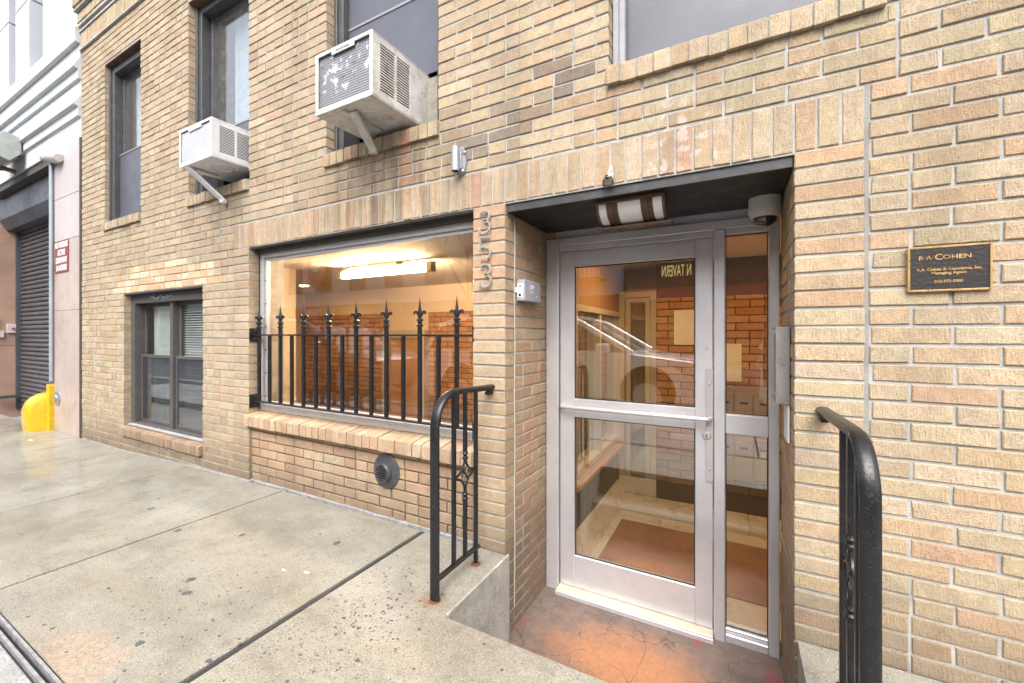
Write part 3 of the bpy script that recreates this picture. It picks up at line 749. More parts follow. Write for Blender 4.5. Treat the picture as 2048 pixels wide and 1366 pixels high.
sill(EX[0] - .018, EX[1] - .002, EZ[0] + .004, .10, -.03, .085, 'panel', .02)
sill(FX[0] - .02, FX[1] + .012, FZ[0] - .005, .102, -.034, .10, 'panel', .022)
# ledges of the belt course
put('ledge', MB().box(XL - .01, XR, -.022, .05, 3.425, 3.44).box(XL - .01, XR, -.022, .05, 3.645, 3.665), 'mortar', bld)
put('cornice_backing', MB().box(XL + .0, XR, -.035, .05, 3.70, 3.86).box(XL - .02, XR, -.07, .05, 3.865, 4.2), 'mortar', bld)

# lintels, soffit
put('lintel', MB().box(DX[0] + .004, DX[1] - .004, .016, .030, .657, .694).box(DX[0] + .004, DX[1] - .004, .016, .12, .6935, .7025), STEEL, bld)
put('soffit', MB().box(DX[0] + .002, DX[1] - .002, .0305, .60, .659, .69), BLACK, bld)
put('lintel', MB().box(FX[0] + .002, FX[1] - .002, .012, .10, .690, .7015).box(FX[0] + .002, FX[1] - .002, .055, .098, .664, .690), simple('window_lintel', (.05, .042, .035), .6, 0, .3, 12, bmp=.4), bld)
for a, b in (WA, WB, WC, WD):
    put('lintel', MB().box(a + .002, b - .002, .004, .12, UZ1 - .012, UZ1 - .001), simple('rusty_lintel', (.10, .06, .04), .8, 0, .4, 15, bmp=.5), bld)
put('lintel', MB().box(EX[0] + .002, EX[1] - .002, .004, .10, EZ[1] - .010, EZ[1] - .001), STEEL, bld)
# control joint and cable
put('control_joint', MB().box(.4165, .4285, .0055, .03, -1.3, Z0 + 3 * CH), 'mortar_grey', bld)

# ------------------------------------------------------------ windows
def rect_frame(mb, x0, x1, z0, z1, y0, y1, wl, wr=None, wb=None, wt=None, e=.003):
    wr = wl if wr is None else wr; wb = wl if wb is None else wb; wt = wl if wt is None else wt
    mb.bbox(x0, x0 + wl, y0, y1, z0, z1, e); mb.bbox(x1 - wr, x1, y0, y1, z0, z1, e)
    mb.bbox(x0 + wl, x1 - wr, y0 + .0015, y1 - .001, z0, z0 + wb, e); mb.bbox(x0 + wl, x1 - wr, y0 + .0015, y1 - .001, z1 - wt, z1, e)
    return mb
def upper_window(X, y, zm, low, wl=.07, fmat=WFRAME, curtain=None, upscreen=False):
    x0, x1 = X[0] + .003, X[1] - .003; z0, z1 = UZ0 + .008, UZ1 - .014
    mb = rect_frame(MB(), x0, x1, z0, z1, y, y + .14, wl, wb=.045)
    mb.bbox(x0, x0 + .028, y - .02, y + .01, z0, z1, .003)
    f = put('window', mb, fmat, bld)
    ix0, ix1 = x0 + wl, x1 - wl
    s = rect_frame(MB(), ix0 + .001, ix1 - .001, zm - .02, z1 - .071, y + .075, y + .105, .035)
    put('upper_sash', s, fmat, f)
    put('pane', MB().box(ix0 + .034, ix1 - .034, y + .086, y + .091, zm + .014, z1 - .105), 'glass_dusty', f)
    if low > z0 + .05:
        put('lower_sash', rect_frame(MB(), ix0 + .001, ix1 - .001, low, zm + .016, y + .107, y + .132, .035), fmat, f)
        put('pane', MB().box(ix0 + .034, ix1 - .034, y + .118, y + .122, low + .034, zm - .016), 'glass_dusty', f)
    sz1 = (z1 - .075) if upscreen else zm - .022
    put('insect_screen', MB().box(ix0 + .002, ix1 - .002, y + .052, y + .056, max(low, z0 + .046), sz1), SCREEN, f)
    put('screen_rail', MB().bbox(ix0 + .002, ix1 - .002, y + .046, y + .062, zm - .022, zm - .004, .002), WFRAME_L, f)
    if curtain:
        mb = MB(); n = 40; xx0, xx1 = curtain
        for i in range(n + 1):
            t = i / n; xx = xx0 + (xx1 - xx0) * t; yy = y + .20 + .012 * math.sin(t * 41) + .006 * math.sin(t * 97)
            mb.v += [(xx, yy, z0 + .02), (xx, yy, z1)]
        mb.f = [(2 * i, 2 * i + 2, 2 * i + 3, 2 * i + 1) for i in range(n)]; mb.c = [None] * n
        put('curtain', mb, simple('sheer_curtain', (.62, .66, .74), .9, 0, .05, 5), f, smooth=True)
    return f
upper_window(WA, .056, 2.06, 0, .08, curtain=(WA[0] + .1, WA[1]))
upper_window(WB, .077, 1.87, 1.69, .07, curtain=(WB[0] + .25, WB[1]))
upper_window(WC, .083, 2.2, 1.66, .07, upscreen=True)
upper_window(WD, .079, 2.3, 0, .055, WFRAME_L, upscreen=True)
# paired street-level window
y = .063
f = put('window', rect_frame(MB(), EX[0] + .003, EX[1] - .003, EZ[0] + .006, EZ[1] - .012, y, y + .16, .085, wb=.03, wt=.09).bbox(-5.01, -4.955, y + .03, y + .15, EZ[0] + .036, EZ[1] - .104, .003), BROWNF, bld)
put('sill_plate', MB().prism([(y - .03, EZ[0] + .005), (y - .03, EZ[0] + .016), (y + .05, EZ[0] + .030), (y + .05, EZ[0] + .005)], 'x', EX[0] + .01, EX[1] - .01), ALUD, f)
zm = -.235
for (a, b) in ((EX[0] + .09, -5.012), (-4.953, EX[1] - .09)):
    put('upper_sash', rect_frame(MB(), a, b, zm - .02, EZ[1] - .106, y + .085, y + .11, .032), BROWNF, f)
    put('lower_sash', rect_frame(MB(), a, b, EZ[0] + .038, zm + .015, y + .055, y + .08, .032), BROWNF, f)
    put('pane', MB().box(a + .03, b - .03, y + .096, y + .100, zm + .01, EZ[1] - .137), 'glass', f)
    put('pane', MB().box(a + .03, b - .03, y + .057, y + .061, EZ[0] + .069, zm - .016), 'glass', f)
    put('insect_screen', MB().box(a + .03, b - .03, y + .068, y + .0705, EZ[0] + .069, zm - .016), 'thin_screen', f)
bl = MB(); z = EZ[0] + .05
while z < EZ[1] - .14:
    bl.quadbox([(-4.95, y + .118, z), (-4.95, y + .138, z + .012), (-4.20, y + .138, z + .012), (-4.20, y + .118, z), (-4.95, y + .118, z + .0015), (-4.95, y + .138, z + .0135), (-4.20, y + .138, z + .0135), (-4.20, y + .118, z + .0015)])
    pass
    z += .0245
put('blind', bl, simple('pale_blind', (.76, .82, .84), .6), f)
cu_ = MB()
for i in range(31):
    t_ = i / 30; cu_.v += [(-5.60 + .58 * t_, y + .128 + .008 * math.sin(t_ * 23), EZ[0] + .05), (-5.60 + .58 * t_, y + .128 + .008 * math.sin(t_ * 23), EZ[1] - .1)]
cu_.f = [(2 * i, 2 * i + 2, 2 * i + 3, 2 * i + 1) for i in range(30)]; cu_.c = [None] * 30
put('curtain', cu_, simple('pale_curtain', (.60, .68, .66), .9, 0, .12, 6), f, smooth=True)
put('graffiti_tag', MB().tube([(-5.35 + .44 * t / 24 + .02 * math.sin(t * 1.1), y - .0008, .375 + .016 * math.sin(t * 1.7) + .008 * math.sin(t * .7)) for t in range(25)], .0022, 5), simple('chalk_white', (.6, .6, .6), .8), f)
# big shop-style window
y = .088
f = put('window', rect_frame(MB(), FX[0] + .003, FX[1] - .003, FZ[0] + .002, .664, y, y + .06, .045, wb=.055, wt=.04), ALUD, bld)
rect = rect_frame(MB(), FX[0] + .048, FX[1] - .048, FZ[0] + .057, .624, y + .018, y + .05, .022)
put('glazing_bead', rect, ALU, f)
put('pane', MB().box(FX[0] + .066, FX[1] - .066, y + .03, y + .036, FZ[0] + .075, .605), 'glass', f)
put('perimeter_sealant', MB().box(FX[0] - .002, FX[0] + .010, y - .006, y + .006, FZ[0] + .01, .66), SEAL, f)
mb = MB()
for zz in [FZ[0] + .12 + i * .19 for i in range(6)]: mb.lathe([(.006, -.003), (.006, .001)], (FX[0] + .060, y + .017, zz), 'y', 8)
put('bead_screw', mb, DARKIN, f)

# ------------------------------------------------------------ entrance door
y = .547
df = MB()
df.bbox(DX[0] + .004, -.996, y - .01, y + .10, -1.645, .612, .004)
df.bbox(-.100, -.046, y - .012, y + .10, -1.645, .560, .004)
df.bbox(.152, DX[1] - .004, y - .01, y + .10, -1.645, .612, .004)
df.bbox(-.9955, .1515, y - .006, y + .10, .560, .612, .004)
df.bbox(-.9955, -.1005, y + .004, y + .09, .526, .5595, .003)
df.bbox(-.0455, .1515, y + .0, y + .09, .530, .5595, .003)
df.bbox(-.0455, .1515, y - .002, y + .09, -.532, -.428, .004)
df.bbox(-.0455, .1515, y - .004, y + .09, -1.645, -1.598, .004)
df.bbox(-.0455, .1515, y + .012, y + .08, -1.598, -1.575, .003)
df.box(DX[0] + .003, DX[1] - .003, y + .02, y + .09, .612, .66)
fr = put('door_frame', df, ALU, bld)
for (a, b) in ((-.427, .529), (-1.575, -.533)):
    put('sidelight_pane', MB().box(-.045, .151, y + .040, y + .046, a, b), 'glass', fr)
    put('gasket', rect_frame(MB(), -.045, .151, a, b, y + .032, y + .039, .005, e=.001), SEAL, fr)
d = MB()
d.bbox(-.990, -.894, y + .004, y + .05, -1.600, .522, .004); d.bbox(-.194, -.105, y + .004, y + .05, -1.600, .522, .004)
d.bbox(-.8945, -.1935, y + .006, y + .048, .424, .521, .003); d.bbox(-.8945, -.1935, y + .006, y + .048, -.525, -.408, .003)
d.bbox(-.8945, -.1935, y + .006, y + .048, -1.5995, -1.398, .003)
door = put('entrance_door', d, ALU, bld)
for (a, b) in ((-.408, .424), (-1.398, -.525)):
    put('pane', MB().box(-.893, -.195, y + .025, y + .031, a + .001, b - .001), 'glass', door)
    put('gasket', rect_frame(MB(), -.8935, -.1945, a, b, y + .016, y + .023, .006, e=.001), SEAL, door)
put('push_bar', MB().tube([(-.975, y + .0, -.458), (-.965, y - .035, -.458), (-.95, y - .045, -.458), (-.15, y - .045, -.458), (-.128, y - .04, -.458), (-.120, y - .02, -.458), (-.118, y + .004, -.458)], .0125, 12), ALU, door, smooth=True)
put('lock_cylinder', MB().lathe([(.022, 0), (.022, -.008), (.018, -.014), (.010, -.015)], (-.135, y + .004, -.552), 'y', 18), NICKEL, door, smooth=True)
put('keyhole', MB().box(-.1375, -.1325, y - .0125, y - .010, -.562, -.545), DARKIN, door)
put('latch_guard', MB().bbox(-.140, -.104, y - .004, y + .0035, -.80, -.19, .001).lathe([(.006, 0), (.006, -.006), (.002, -.008)], (-.122, y - .004, -.27), 'y', 10).lathe([(.006, 0), (.006, -.006), (.002, -.008)], (-.122, y - .004, -.73), 'y', 10), ALUD, door)
put('bolt', MB().lathe([(.006, 0), (.006, -.004), (.002, -.006)], (-.135, y + .004, -.08), 'y', 10), ALUD, door)
put('threshold', MB().bbox(-.995, -.102, y - .055, y + .12, -1.65, -1.603, .004), simple('marble_threshold', (.60, .53, .42), .4, 0, .12, 8), bld)
put('threshold_strip', MB().bbox(-.997, -.100, y - .064, y - .056, -1.65, -1.612, .002), ALU, bld)

# ------------------------------------------------------------ rooms behind the glass
def room_wall(name, mb, mat): return put(name, mb, mat, kind='structure')
put('interior_floor', MB().box(-6.9, 1.4, .552, 3.1, -1.75, -1.645).box(-6.9, DX[0] - .05, .295, .552, -1.75, -1.645), GROUT, kind='structure')
fl = bpy.data.objects['interior_floor']
def tiles(x0, x1, y0, y1, z, nx, ny, h=.02):
    for i in range(nx):
        for j in range(ny):
            a, b = x0 + (x1 - x0) * i / nx, x0 + (x1 - x0) * (i + 1) / nx; c, d_ = y0 + (y1 - y0) * j / ny, y0 + (y1 - y0) * (j + 1) / ny
            put('tile', MB().bbox(a + .002, b - .002, c + .002, d_ - .002, z - h, z, .0015), TILE, fl)
tiles(-1.02, 1.22, .66, 1.90, -1.622, 5, 3)
tiles(-1.02, 1.22, 1.90, 2.20, -1.560, 4, 1, .08)
for i in range(4): put('base_tile', MB().bbox(-1.02 + i * .56 + .002, -1.02 + (i + 1) * .56 - .002, 2.185, 2.20, -1.555, -1.40, .002), TILE, fl)
put('base_tile', MB().prism([(-1.04, -1.62), (-.93, -1.62), (-1.0, -1.45), (-1.04, -1.44)], 'y', .66, 2.18), TILE, fl)
put('door_mat', MB().bbox(-.87, .62, .94, 1.70, -1.6215, -1.612, .003), 'mat_fibre', label='brown fibre mat on the cream tiled vestibule floor behind the glass door', cat='mat')
room_wall('interior_wall', MB().box(-6.9, 1.4, 2.56, 2.7, -1.75, .75), PLASTER)
room_wall('interior_wall', MB().box(1.22, 1.36, .30, 2.56, -1.75, .75), PLASTER)
room_wall('interior_wall', MB().box(.21, 1.22, .57, .62, -1.75, .75), PLASTER)
room_wall('interior_wall', MB().box(-6.5, -6.4, .30, 2.56, -1.65, .75), PLASTER)
room_wall('interior_wall', MB().box(-4.10, -4.02, .30, .78, -1.65, .75).box(-6.4, -4.10, .70, .78, -1.65, .75), PLASTER)
# partition with an inner window between the room and the vestibule
part = MB().box(-1.14, -1.03, .56, .92, -1.65, .69).box(-1.14, -1.03, 2.28, 2.56, -1.65, .69).box(-1.14, -1.03, .92, 2.28, -1.65, -1.06).box(-1.14, -1.03, .92, 2.28, .22, .69)
room_wall('partition_wall', part, simple('ochre_plaster', (.34, .19, .085), .7, 0, .15, 5))
pw = bpy.data.objects['partition_wall']
put('inner_window_frame', MB().bbox(-1.15, -1.015, .92, .97, -1.06, .22).bbox(-1.15, -1.015, 2.23, 2.28, -1.06, .22).bbox(-1.15, -1.015, .97, 2.23, .17, .22).bbox(-1.15, -1.015, .97, 2.23, -1.06, -1.01).bbox(-1.14, -1.02, 1.56, 1.60, -1.01, .17), CREAMM, pw)
put('inner_window_ledge', MB().bbox(-1.03, -.95, .80, 2.20, -1.10, -1.065), WOOD, pw)
put('pane', MB().box(-1.085, -1.08, .97, 2.23, -1.01, .17), 'glass', pw)
gr = MB()
for i in range(26):
    for j in range(8):
        yy, zz = .70 + i * .055, -1.42 + j * .04
        gr.box(-1.03, -1.024, yy, yy + .012, zz, zz + .03)
put('radiator_grille', MB().box(-1.03, -1.027, .66, 2.18, -1.44, -1.10), simple('grille_back', (.10, .09, .075), .6), pw)
put('grille_bars', gr, simple('grille_bars', (.30, .27, .22), .5, .3), pw)
room_wall('ceiling', MB().box(-6.9, 1.4, .30, 2.7, .672, .76), CEIL)
room_wall('upper_rooms', MB().box(-6.9, 2.5, .31, 3.2, .80, .90).box(-6.9, 2.5, 3.1, 3.2, .9, 4.5).box(-6.9, 2.5, .1, 3.2, 4.4, 4.5).box(2.4, 2.55, .31, 3.2, -1.7, 4.5), simple('dim_room', (.16, .16, .17), .9))
# interior brick lining of the back walls
IB = BR; BR = []
inner = MB()
bond('room', -6.4, -4.5, -1.64, .30, (), face=2.53, ph=.1, depth=.02, j=.009)
bond('room', -3.72, -1.14, -1.64, .30, (), face=2.53, ph=.1, depth=.02, j=.009)
bond('room', -.66, 1.22, -1.40, .34, (), face=2.175, ph=.1, depth=.02, j=.009)
for b in BR: brick_into(inner, b)
put('interior_wall', MB().box(-.66, 1.22, 2.182, 2.24, -1.65, .67), simple('dark_mortar_in', (.09, .055, .03), .9), kind='structure')
put('interior_wall', MB().box(-6.4, -4.5, 2.536, 2.558, -1.65, .30).box(-3.72, -1.14, 2.536, 2.558, -1.65, .30), MATS['dark_mortar_in'], kind='structure')
put('interior_brickwork', inner, 'brick', kind='stuff', label='orange brown brick lining of the lobby back wall')
# lit inner doors
t = thing('inner_door', (-4.1, 2.5, -1.64), 'honey coloured double door in grey frame inside the room behind the barred window', 'door')
put('door_casing', MB().bbox(-4.50, -4.40, 2.44, 2.54, -1.64, .05).bbox(-3.80, -3.72, 2.44, 2.54, -1.64, .05).bbox(-4.40, -3.80, 2.44, 2.54, -.06, .05), CREAMM, t)
put('door_leaf', MB().bbox(-4.395, -4.115, 2.47, 2.51, -1.63, -.065), WOOD, t); put('door_leaf', MB().bbox(-4.105, -3.805, 2.47, 2.51, -1.63, -.065), WOOD, t)
t = thing('glass_inner_door', (-.85, 2.3, -1.56), 'cream framed inner glass door at the back of the vestibule', 'door')
put('door_casing', MB().bbox(-1.025, -.97, 2.22, 2.30, -1.56, .42).bbox(-.72, -.665, 2.22, 2.30, -1.56, .42).bbox(-.97, -.72, 2.22, 2.30, .36, .42), CREAMM, t)
put('door_leaf', rect_frame(MB(), -.965, -.725, -1.555, .355, 2.24, 2.28, .05), CREAMM, t); put('pane', MB().box(-.915, -.775, 2.256, 2.262, -1.5, .30), 'glass', t)
# mailboxes
t = thing('mailbox_bank', (.35, 2.15, -1.25), 'bank of beige metal mailboxes on the vestibule brick wall', 'mailboxes')
put('case', MB().bbox(-.16, .86, 2.12, 2.174, -1.26, -.46, .004), MAILB, t)
for r_ in range(2):
    for i in range(7):
        a = -.145 + i * .143; zb = -1.235 + r_ * .385
        dd = put('mailbox_door', MB().bbox(a, a + .135, 2.108, 2.119, zb, zb + .345, .003), MAILB, t)
        put('name_slot', MB().box(a + .04, a + .10, 2.1055, 2.108, zb + .25, zb + .268), DARKIN, dd)
        put('lock', MB().lathe([(.010, 0), (.010, -.004)], (a + .035, 2.108, zb + .305), 'y', 10), NICKEL, dd)
for (x, zc, ww, hh, lab) in ((-.40, .06, .20, .32, 'large blank notice on the lobby bricks behind the door glass'), (-.03, -.25, .16, .33, 'small printed notice above the mailboxes behind the sidelight'), (.36, -.26, .17, .32, 'framed certificate on the lobby wall behind the sidelight')):
    put('notice', MB().box(x - ww / 2, x + ww / 2, 2.166, 2.171, zc - hh / 2, zc + hh / 2), PAPER, label=lab, cat='notice')
t = thing('fluorescent_light', (-2.9, .92, .58), 'lit fluorescent tube light on the ceiling behind the barred window', 'light')
put('tube', MB().tube([(-3.48, .92, .585), (-2.36, .92, .585)], .032, 14), LIT, t, smooth=True)
put('mount', MB().bbox(-3.10, -2.74, .88, 1.02, .640, .6715, .004).bbox(-3.52, -2.32, .90, .96, .625, .640, .002), simple('brass_mount', (.45, .33, .18), .4, .4), t)
for xx in (-3.50, -2.36): put('end_cap', MB().bbox(xx - .02, xx + .04, .885, .955, .548, .6245, .004), MATS['brass_mount'], t)
for (x, yy, lab) in ((-.55, 1.35, 'recessed downlight in the vestibule ceiling nearest the door'), (.75, 1.5, 'recessed downlight in the vestibule ceiling above the mailboxes'), (-5.2, 1.7, 'recessed downlight at the far left of the room ceiling')):
    t = thing('downlight', (x, yy, .66), lab, 'light', 'recessed ceiling lights')
    put('trim_ring', MB().lathe([(.085, .0), (.085, -.008), (.06, -.012), (.06, .0)], (x, yy, .6715), 'z', 20), WHITEP, t)
    put('lens', MB().lathe([(.058, 0), (.058, -.005)], (x, yy, .670), 'z', 20), LITD, t)

# ------------------------------------------------------------ window guard
t = thing('window_guard', (-2.38, .04, FZ[0]), 'black wrought iron guard with fleur-de-lis spears across the large window', 'window guard')
gy = .04
for zz in (-.008, -.546): put('rail', MB().bbox(FX[0] + .004, FX[1] - .004, gy - .016, gy + .016, zz - .006, zz + .006, .002), 'black_iron', t)
def spear(x):
    mb = MB()
    mb.bbox(x - .011, x + .011, gy - .011, gy + .011, -.540, .058, .002)
    pk = put('picket', mb, 'black_iron', t)
    s = MB()
    s.lathe([(.013, .045), (.022, .048), (.022, .056), (.014, .060), (.014, .078), (.021, .082), (.021, .090), (.011, .098), (.013, .112), (.013, .125), (.010, .150), (.005, .185), (.001, .222)], (x, gy, 0), 'z', 10)
    for sg in (-1, 1):
        pts = [(x + sg * .006, gy, .105), (x + sg * .018, gy, .126), (x + sg * .031, gy, .139), (x + sg * .041, gy, .138), (x + sg * .045, gy, .130), (x + sg * .041, gy, .124)]
        s.tube(pts, [.007, .008, .0075, .0065, .006, .007], 8)
    for sg in (-1, 1):
        pts = [(x, gy + sg * .006, .105), (x, gy + sg * .016, .126), (x, gy + sg * .026, .137), (x, gy + sg * .033, .134), (x, gy + sg * .034, .127)]
        s.tube(pts, [.006, .006, .006, .005, .005], 6)
    put('spear_finial', s, 'black_iron', pk, smooth=True)
for i in range(8): spear(-3.391 + i * .2799)
for i in range(7):
    x = -3.251 + i * .2808
    put('picket', MB().bbox(x - .011, x + .011, gy - .011, gy + .011, -.540, -.0145, .002), 'black_iron', t)
for x in (FX[0] + .001, FX[1] - .009):
    for zz in (-.008, -.546):
        br = put('bracket', MB().bbox(x, x + .008, .004, .076, zz - .055, zz + .055, .002), 'black_iron', t)
        sx = 1 if x < -2 else -1; xf = x + .008 if x < -2 else x
        for dz in (-.034, .034): put('bolt_head', MB().lathe([(.013, 0), (.013, sx * .006), (.006, sx * .011)], (xf, .05, zz + dz), 'x', 8), 'black_iron', br)

# ------------------------------------------------------------ handrails
def handrail(xc, yf, wid, label, bal, orn):
    t = thing('handrail', (xc, yf, -1.18), label, 'handrail', 'entry handrails')
    zt = -.283; rr = .145
    pts = [(xc, .004, zt - .004), (xc, -.03, zt - .002), (xc, -.10, zt), (xc, yf + rr + .03, zt + .012)]
    for i in range(1, 11):
        a = math.pi / 2 * i / 10
        pts.append((xc, yf + rr - rr * math.sin(a), zt + .012 - rr + rr * math.cos(a)))
    pts += [(xc, yf, zt - .3), (xc, yf, -.8), (xc, yf, -1.182)]
    h = wid / 2
    prof = [(-h, -.004), (-h, .004), (-h + .006, .010), (-h + .014, .012), (h - .014, .012), (h - .006, .010), (h, .004), (h, -.004), (h - .008, -.006), (h - .008, -.016), (-h + .008, -.016), (-h + .008, -.006)]
    prof = [(a, -b) for a, b in prof]
    put('rail_and_post', MB().sweep(pts, prof), 'black_iron', t, smooth=True)
    put('wall_bracket', MB().bbox(xc - .012, xc + .012, -.045, -.002, zt - .045, zt - .018, .003).lathe([(.009, 0), (.009, -.012)], (xc, -.045, zt - .032), 'y', 8), 'black_iron', t)
    y0 = bal[-1]
    put('bottom_rail', MB().bbox(xc - .013, xc + .013, yf + .012, y0 + .028, -1.104, -1.088, .003), 'black_iron', t)
    for i, yy in enumerate(bal):
        lo = -1.184 if i == len(bal) - 1 else -1.0885
        q = (yy - yf) / rr
        top = zt - .006 if q > 1 else zt + .008 - rr + rr * math.sqrt(max(0, 1 - (1 - q) ** 2)) - .012
        r_ = .009
        if i == orn:
            b = put('baluster', MB().bbox(xc - r_, xc + r_, yy - r_, yy + r_, lo, -.795, .0015).bbox(xc - r_, xc + r_, yy - r_, yy + r_, -.585, top, .0015), 'black_iron', t)
            o = MB()
            for zz, s in ((-.59, 1), (-.79, -1)):
                o.lathe([(.010, -.028), (.015, -.024), (.015, -.016), (.009, -.010), (.014, .0), (.016, .004), (.009, .016), (.009, .028)], (xc, yy, zz), 'z', 10)
            zc = -.69; wv = min(abs(bal[0] - yy), abs(bal[-1] - yy)) - .004
            for sy in (-1, 1):
                for sz in (-1, 1):
                    cpts = []
                    for k in range(9):
                        a = k / 8
                        cpts.append((xc, yy + sy * (.004 + (wv - .004) * (a ** 2.2)), zc + sz * (.086 * (1 - a) ** 1.6 + .004)))
                    o.tube(cpts, .0062, 7)
            for sy in (-1, 1): o.tube([(xc, yy - sy * .028, zc + .034), (xc, yy, zc), (xc, yy + sy * .028, zc - .034)], .006, 6)
            put('ornament', o, 'black_iron', b, smooth=True)
        else:
            put('baluster', MB().bbox(xc - r_, xc + r_, yy - r_, yy + r_, lo, top, .0015), 'black_iron', t)
    put('post_foot', MB().lathe([(.030, -.002), (.027, .002), (.020, .005)], (xc, yf, -1.18), 'z', 10), RUST, t)
    put('post_foot', MB().lathe([(.026, -.002), (.024, .004), (.012, .008)], (xc, bal[-1], -1.18), 'z', 10), RUST, t)
handrail(-1.17, -.487, .046, 'black curved handrail on the sidewalk left of the entrance step', (-.345, -.252, -.157), 1)
handrail(.292, -.625, .043, 'black curved handrail right of the door seen nearly edge-on', (-.52, -.43, -.335), 1)

# ------------------------------------------------------------ house numbers
def digit(kind, x0, x1, z0, z1, label):
    W_, H_ = x1 - x0, z1 - z0; cx = (x0 + x1) / 2; yy = -.016; pts = []
    if kind == 3:
        r1 = H_ * .235; c1 = z1 - r1
        for k in range(13):
            a = R(160 - k * 20.8); pts.append((cx + W_ * .40 * math.cos(a), c1 + r1 * math.sin(a)))
        r2 = H_ * .275; c2 = z0 + r2
        pts = pts[:13]
        for k in range(15):
            a = R(98 - k * 19); pts.append((cx - .002 + W_ * .46 * math.cos(a), c2 + r2 * math.sin(a)))
    else:
        pts = [(x1 - W_ * .12, z1), (x0 + W_ * .14, z1), (x0 + W_ * .12, z1 - H_ * .22), (x0 + W_ * .10, z1 - H_ * .44)]
        r2 = H_ * .29; c2 = z0 + r2
        for k in range(15):
            a = R(128 - k * 19.5); pts.append((cx - .002 + W_ * .46 * math.cos(a), c2 + r2 * math.sin(a)))
    t = thing('house_number', (cx, 0, z0), label, 'numeral', 'house number 353')
    put('numeral', MB().sweep([(p[0], yy, p[1]) for p in pts], [(-.005, -.0045), (.005, -.0045), (.005, .0045), (-.005, .0045)], side=Vector((0, 1, 0))), NICKEL, t)
    st = MB()
    for q in (pts[4], pts[-5]): st.tube([(q[0], yy, q[1]), (q[0], .004, q[1])], .0035, 6)
    put('standoff_pin', st, DARKIN, t)
digit(3, -1.247, -1.165, .553, .676, 'upper numeral 3 of brushed metal on the brick pier')
digit(5, -1.242, -1.162, .410, .530, 'brushed metal numeral 5 between the two numeral threes')
digit(3, -1.240, -1.160, .257, .382, 'lower numeral 3 of brushed metal on the brick pier')

# ------------------------------------------------------------ grey meter box, cable
t = thing('meter_box', (-1.06, .24, .19), 'small grey plastic meter box on the left door reveal', 'box')
put('case', MB().bbox(DX[0] + .002, DX[0] + .052, .128, .345, .186, .306, .004), GREYBOX, t)
put('side_label', MB().box(DX[0] + .008, DX[0] + .044, .1255, .1285, .205, .285), WHITEP, t)
put('lettering', text_mb('DEP', .034, (DX[0] + .0525, .225, .268), (0, 1, 0), (0, 0, 1), .0006, bold=.001), WHITEP, t)
mb = MB()
for k, (yy, ww, zz) in enumerate(((.225, .05, .242), (.225, .034, .236), (.29, .012, .214))): mb.box(DX[0] + .0521, DX[0] + .0527, yy - ww / 2, yy + ww / 2, zz, zz + (.004 if k < 2 else .012))
put('printed_line', mb, WHITEP, t)
put('side_print', MB().box(DX[0] + .020, DX[0] + .032, .1248, .1256, .265, .272).box(DX[0] + .018, DX[0] + .032, .1248, .1256, .212, .226), DARKIN, t)
put('fixing_lug', MB().bbox(DX[0] + .003, DX[0] + .010, .108, .128, .232, .262, .002), WHITEP, t)
put('cable', MB().tube([(DX[0] + .004, .102 + .003 * math.sin(i * .9), .64 - i * .08) for i in range(28)], .004, 6), simple('grey_cable', (.42, .40, .36), .6), label='thin grey cable running down the left door reveal', cat='cable')

# ------------------------------------------------------------ lamp, camera, intercom, plaque, vent, pipe stub
t = thing('porch_lamp', (-.44, .14, .55), 'bronze framed lamp with white diffuser under the dark entrance soffit', 'lamp')
lx0, lx1 = -.612, -.288
arc = [(.185 - .105 * math.sin(R(a)), .652 - .095 * (1 - math.cos(R(a))) ) for a in range(0, 91, 10)]
arc2 = [(.20, .652)] + [(.20 - .115 * math.cos(R(a)), .648 - .088 * math.sin(R(a)) ) for a in range(0, 91, 10)] + [(.20, .556)]
put('diffuser', MB().prism(arc2, 'x', lx0 + .012, lx1 - .012), OPAL, t, smooth=True)
arc3 = [(.205, .656)] + [(.203 - .122 * math.cos(R(a)), .652 - .096 * math.sin(R(a)) ) for a in range(0, 91, 10)] + [(.205, .550)]
put('end_plate', MB().prism(arc3, 'x', lx0, lx0 + .012), BRONZE, t); put('end_plate', MB().prism(arc3, 'x', lx1 - .012, lx1), BRONZE, t)
for xx in (lx0 + .050, lx0 + .215):
    put('band', MB().prism([(p, q) for p, q in arc3], 'x', xx, xx + .056), BRONZE, t)
    put('band_bead', MB().prism([(.205, .658)] + [(.203 - .130 * math.cos(R(a)), .652 - .104 * math.sin(R(a)) ) for a in range(0, 91, 10)] + [(.205, .546)], 'x', xx + .026, xx + .033), BRONZE, t)
put('top_bar', MB().bbox(lx0 - .004, lx1 + .004, .064, .084, .640, .656, .002), BRONZE, t)
put('bottom_bar', MB().bbox(lx0 - .012, lx1 + .022, .165, .215, .536, .550, .002), BRONZE, t)
put('back_plate', MB().bbox(lx0 + .01, lx1 - .01, .206, .240, .54, .6585, .003), BRONZE, t)
t = thing('dome_camera', (.128, .42, .53), 'beige dome security camera under the soffit corner above the sidelight', 'camera')
put('housing', MB().lathe([(.070, .0), (.070, -.045), (.071, -.046), (.071, -.072), (.060, -.092), (.052, -.094)], (.128, .42, .6585), 'z', 28), CAMBODY, t, smooth=True)
put('dome', MB().lathe([(.051, -.090)] + [(.051 * math.cos(R(a)), -.092 - .046 * math.sin(R(a))) for a in range(10, 86, 12)], (.128, .42, .6585), 'z', 24), DOMEM, t, smooth=True)
t = thing('intercom', (.18, .2, -.29), 'stainless steel intercom box on the right door reveal', 'intercom')
put('hood', MB().bbox(.150, .200, .112, .124, -.292, .030, .002).bbox(.150, .200, .124, .34, .020, .030, .002).bbox(.150, .200, .124, .34, -.292, -.282, .002), STAINLESS, t)
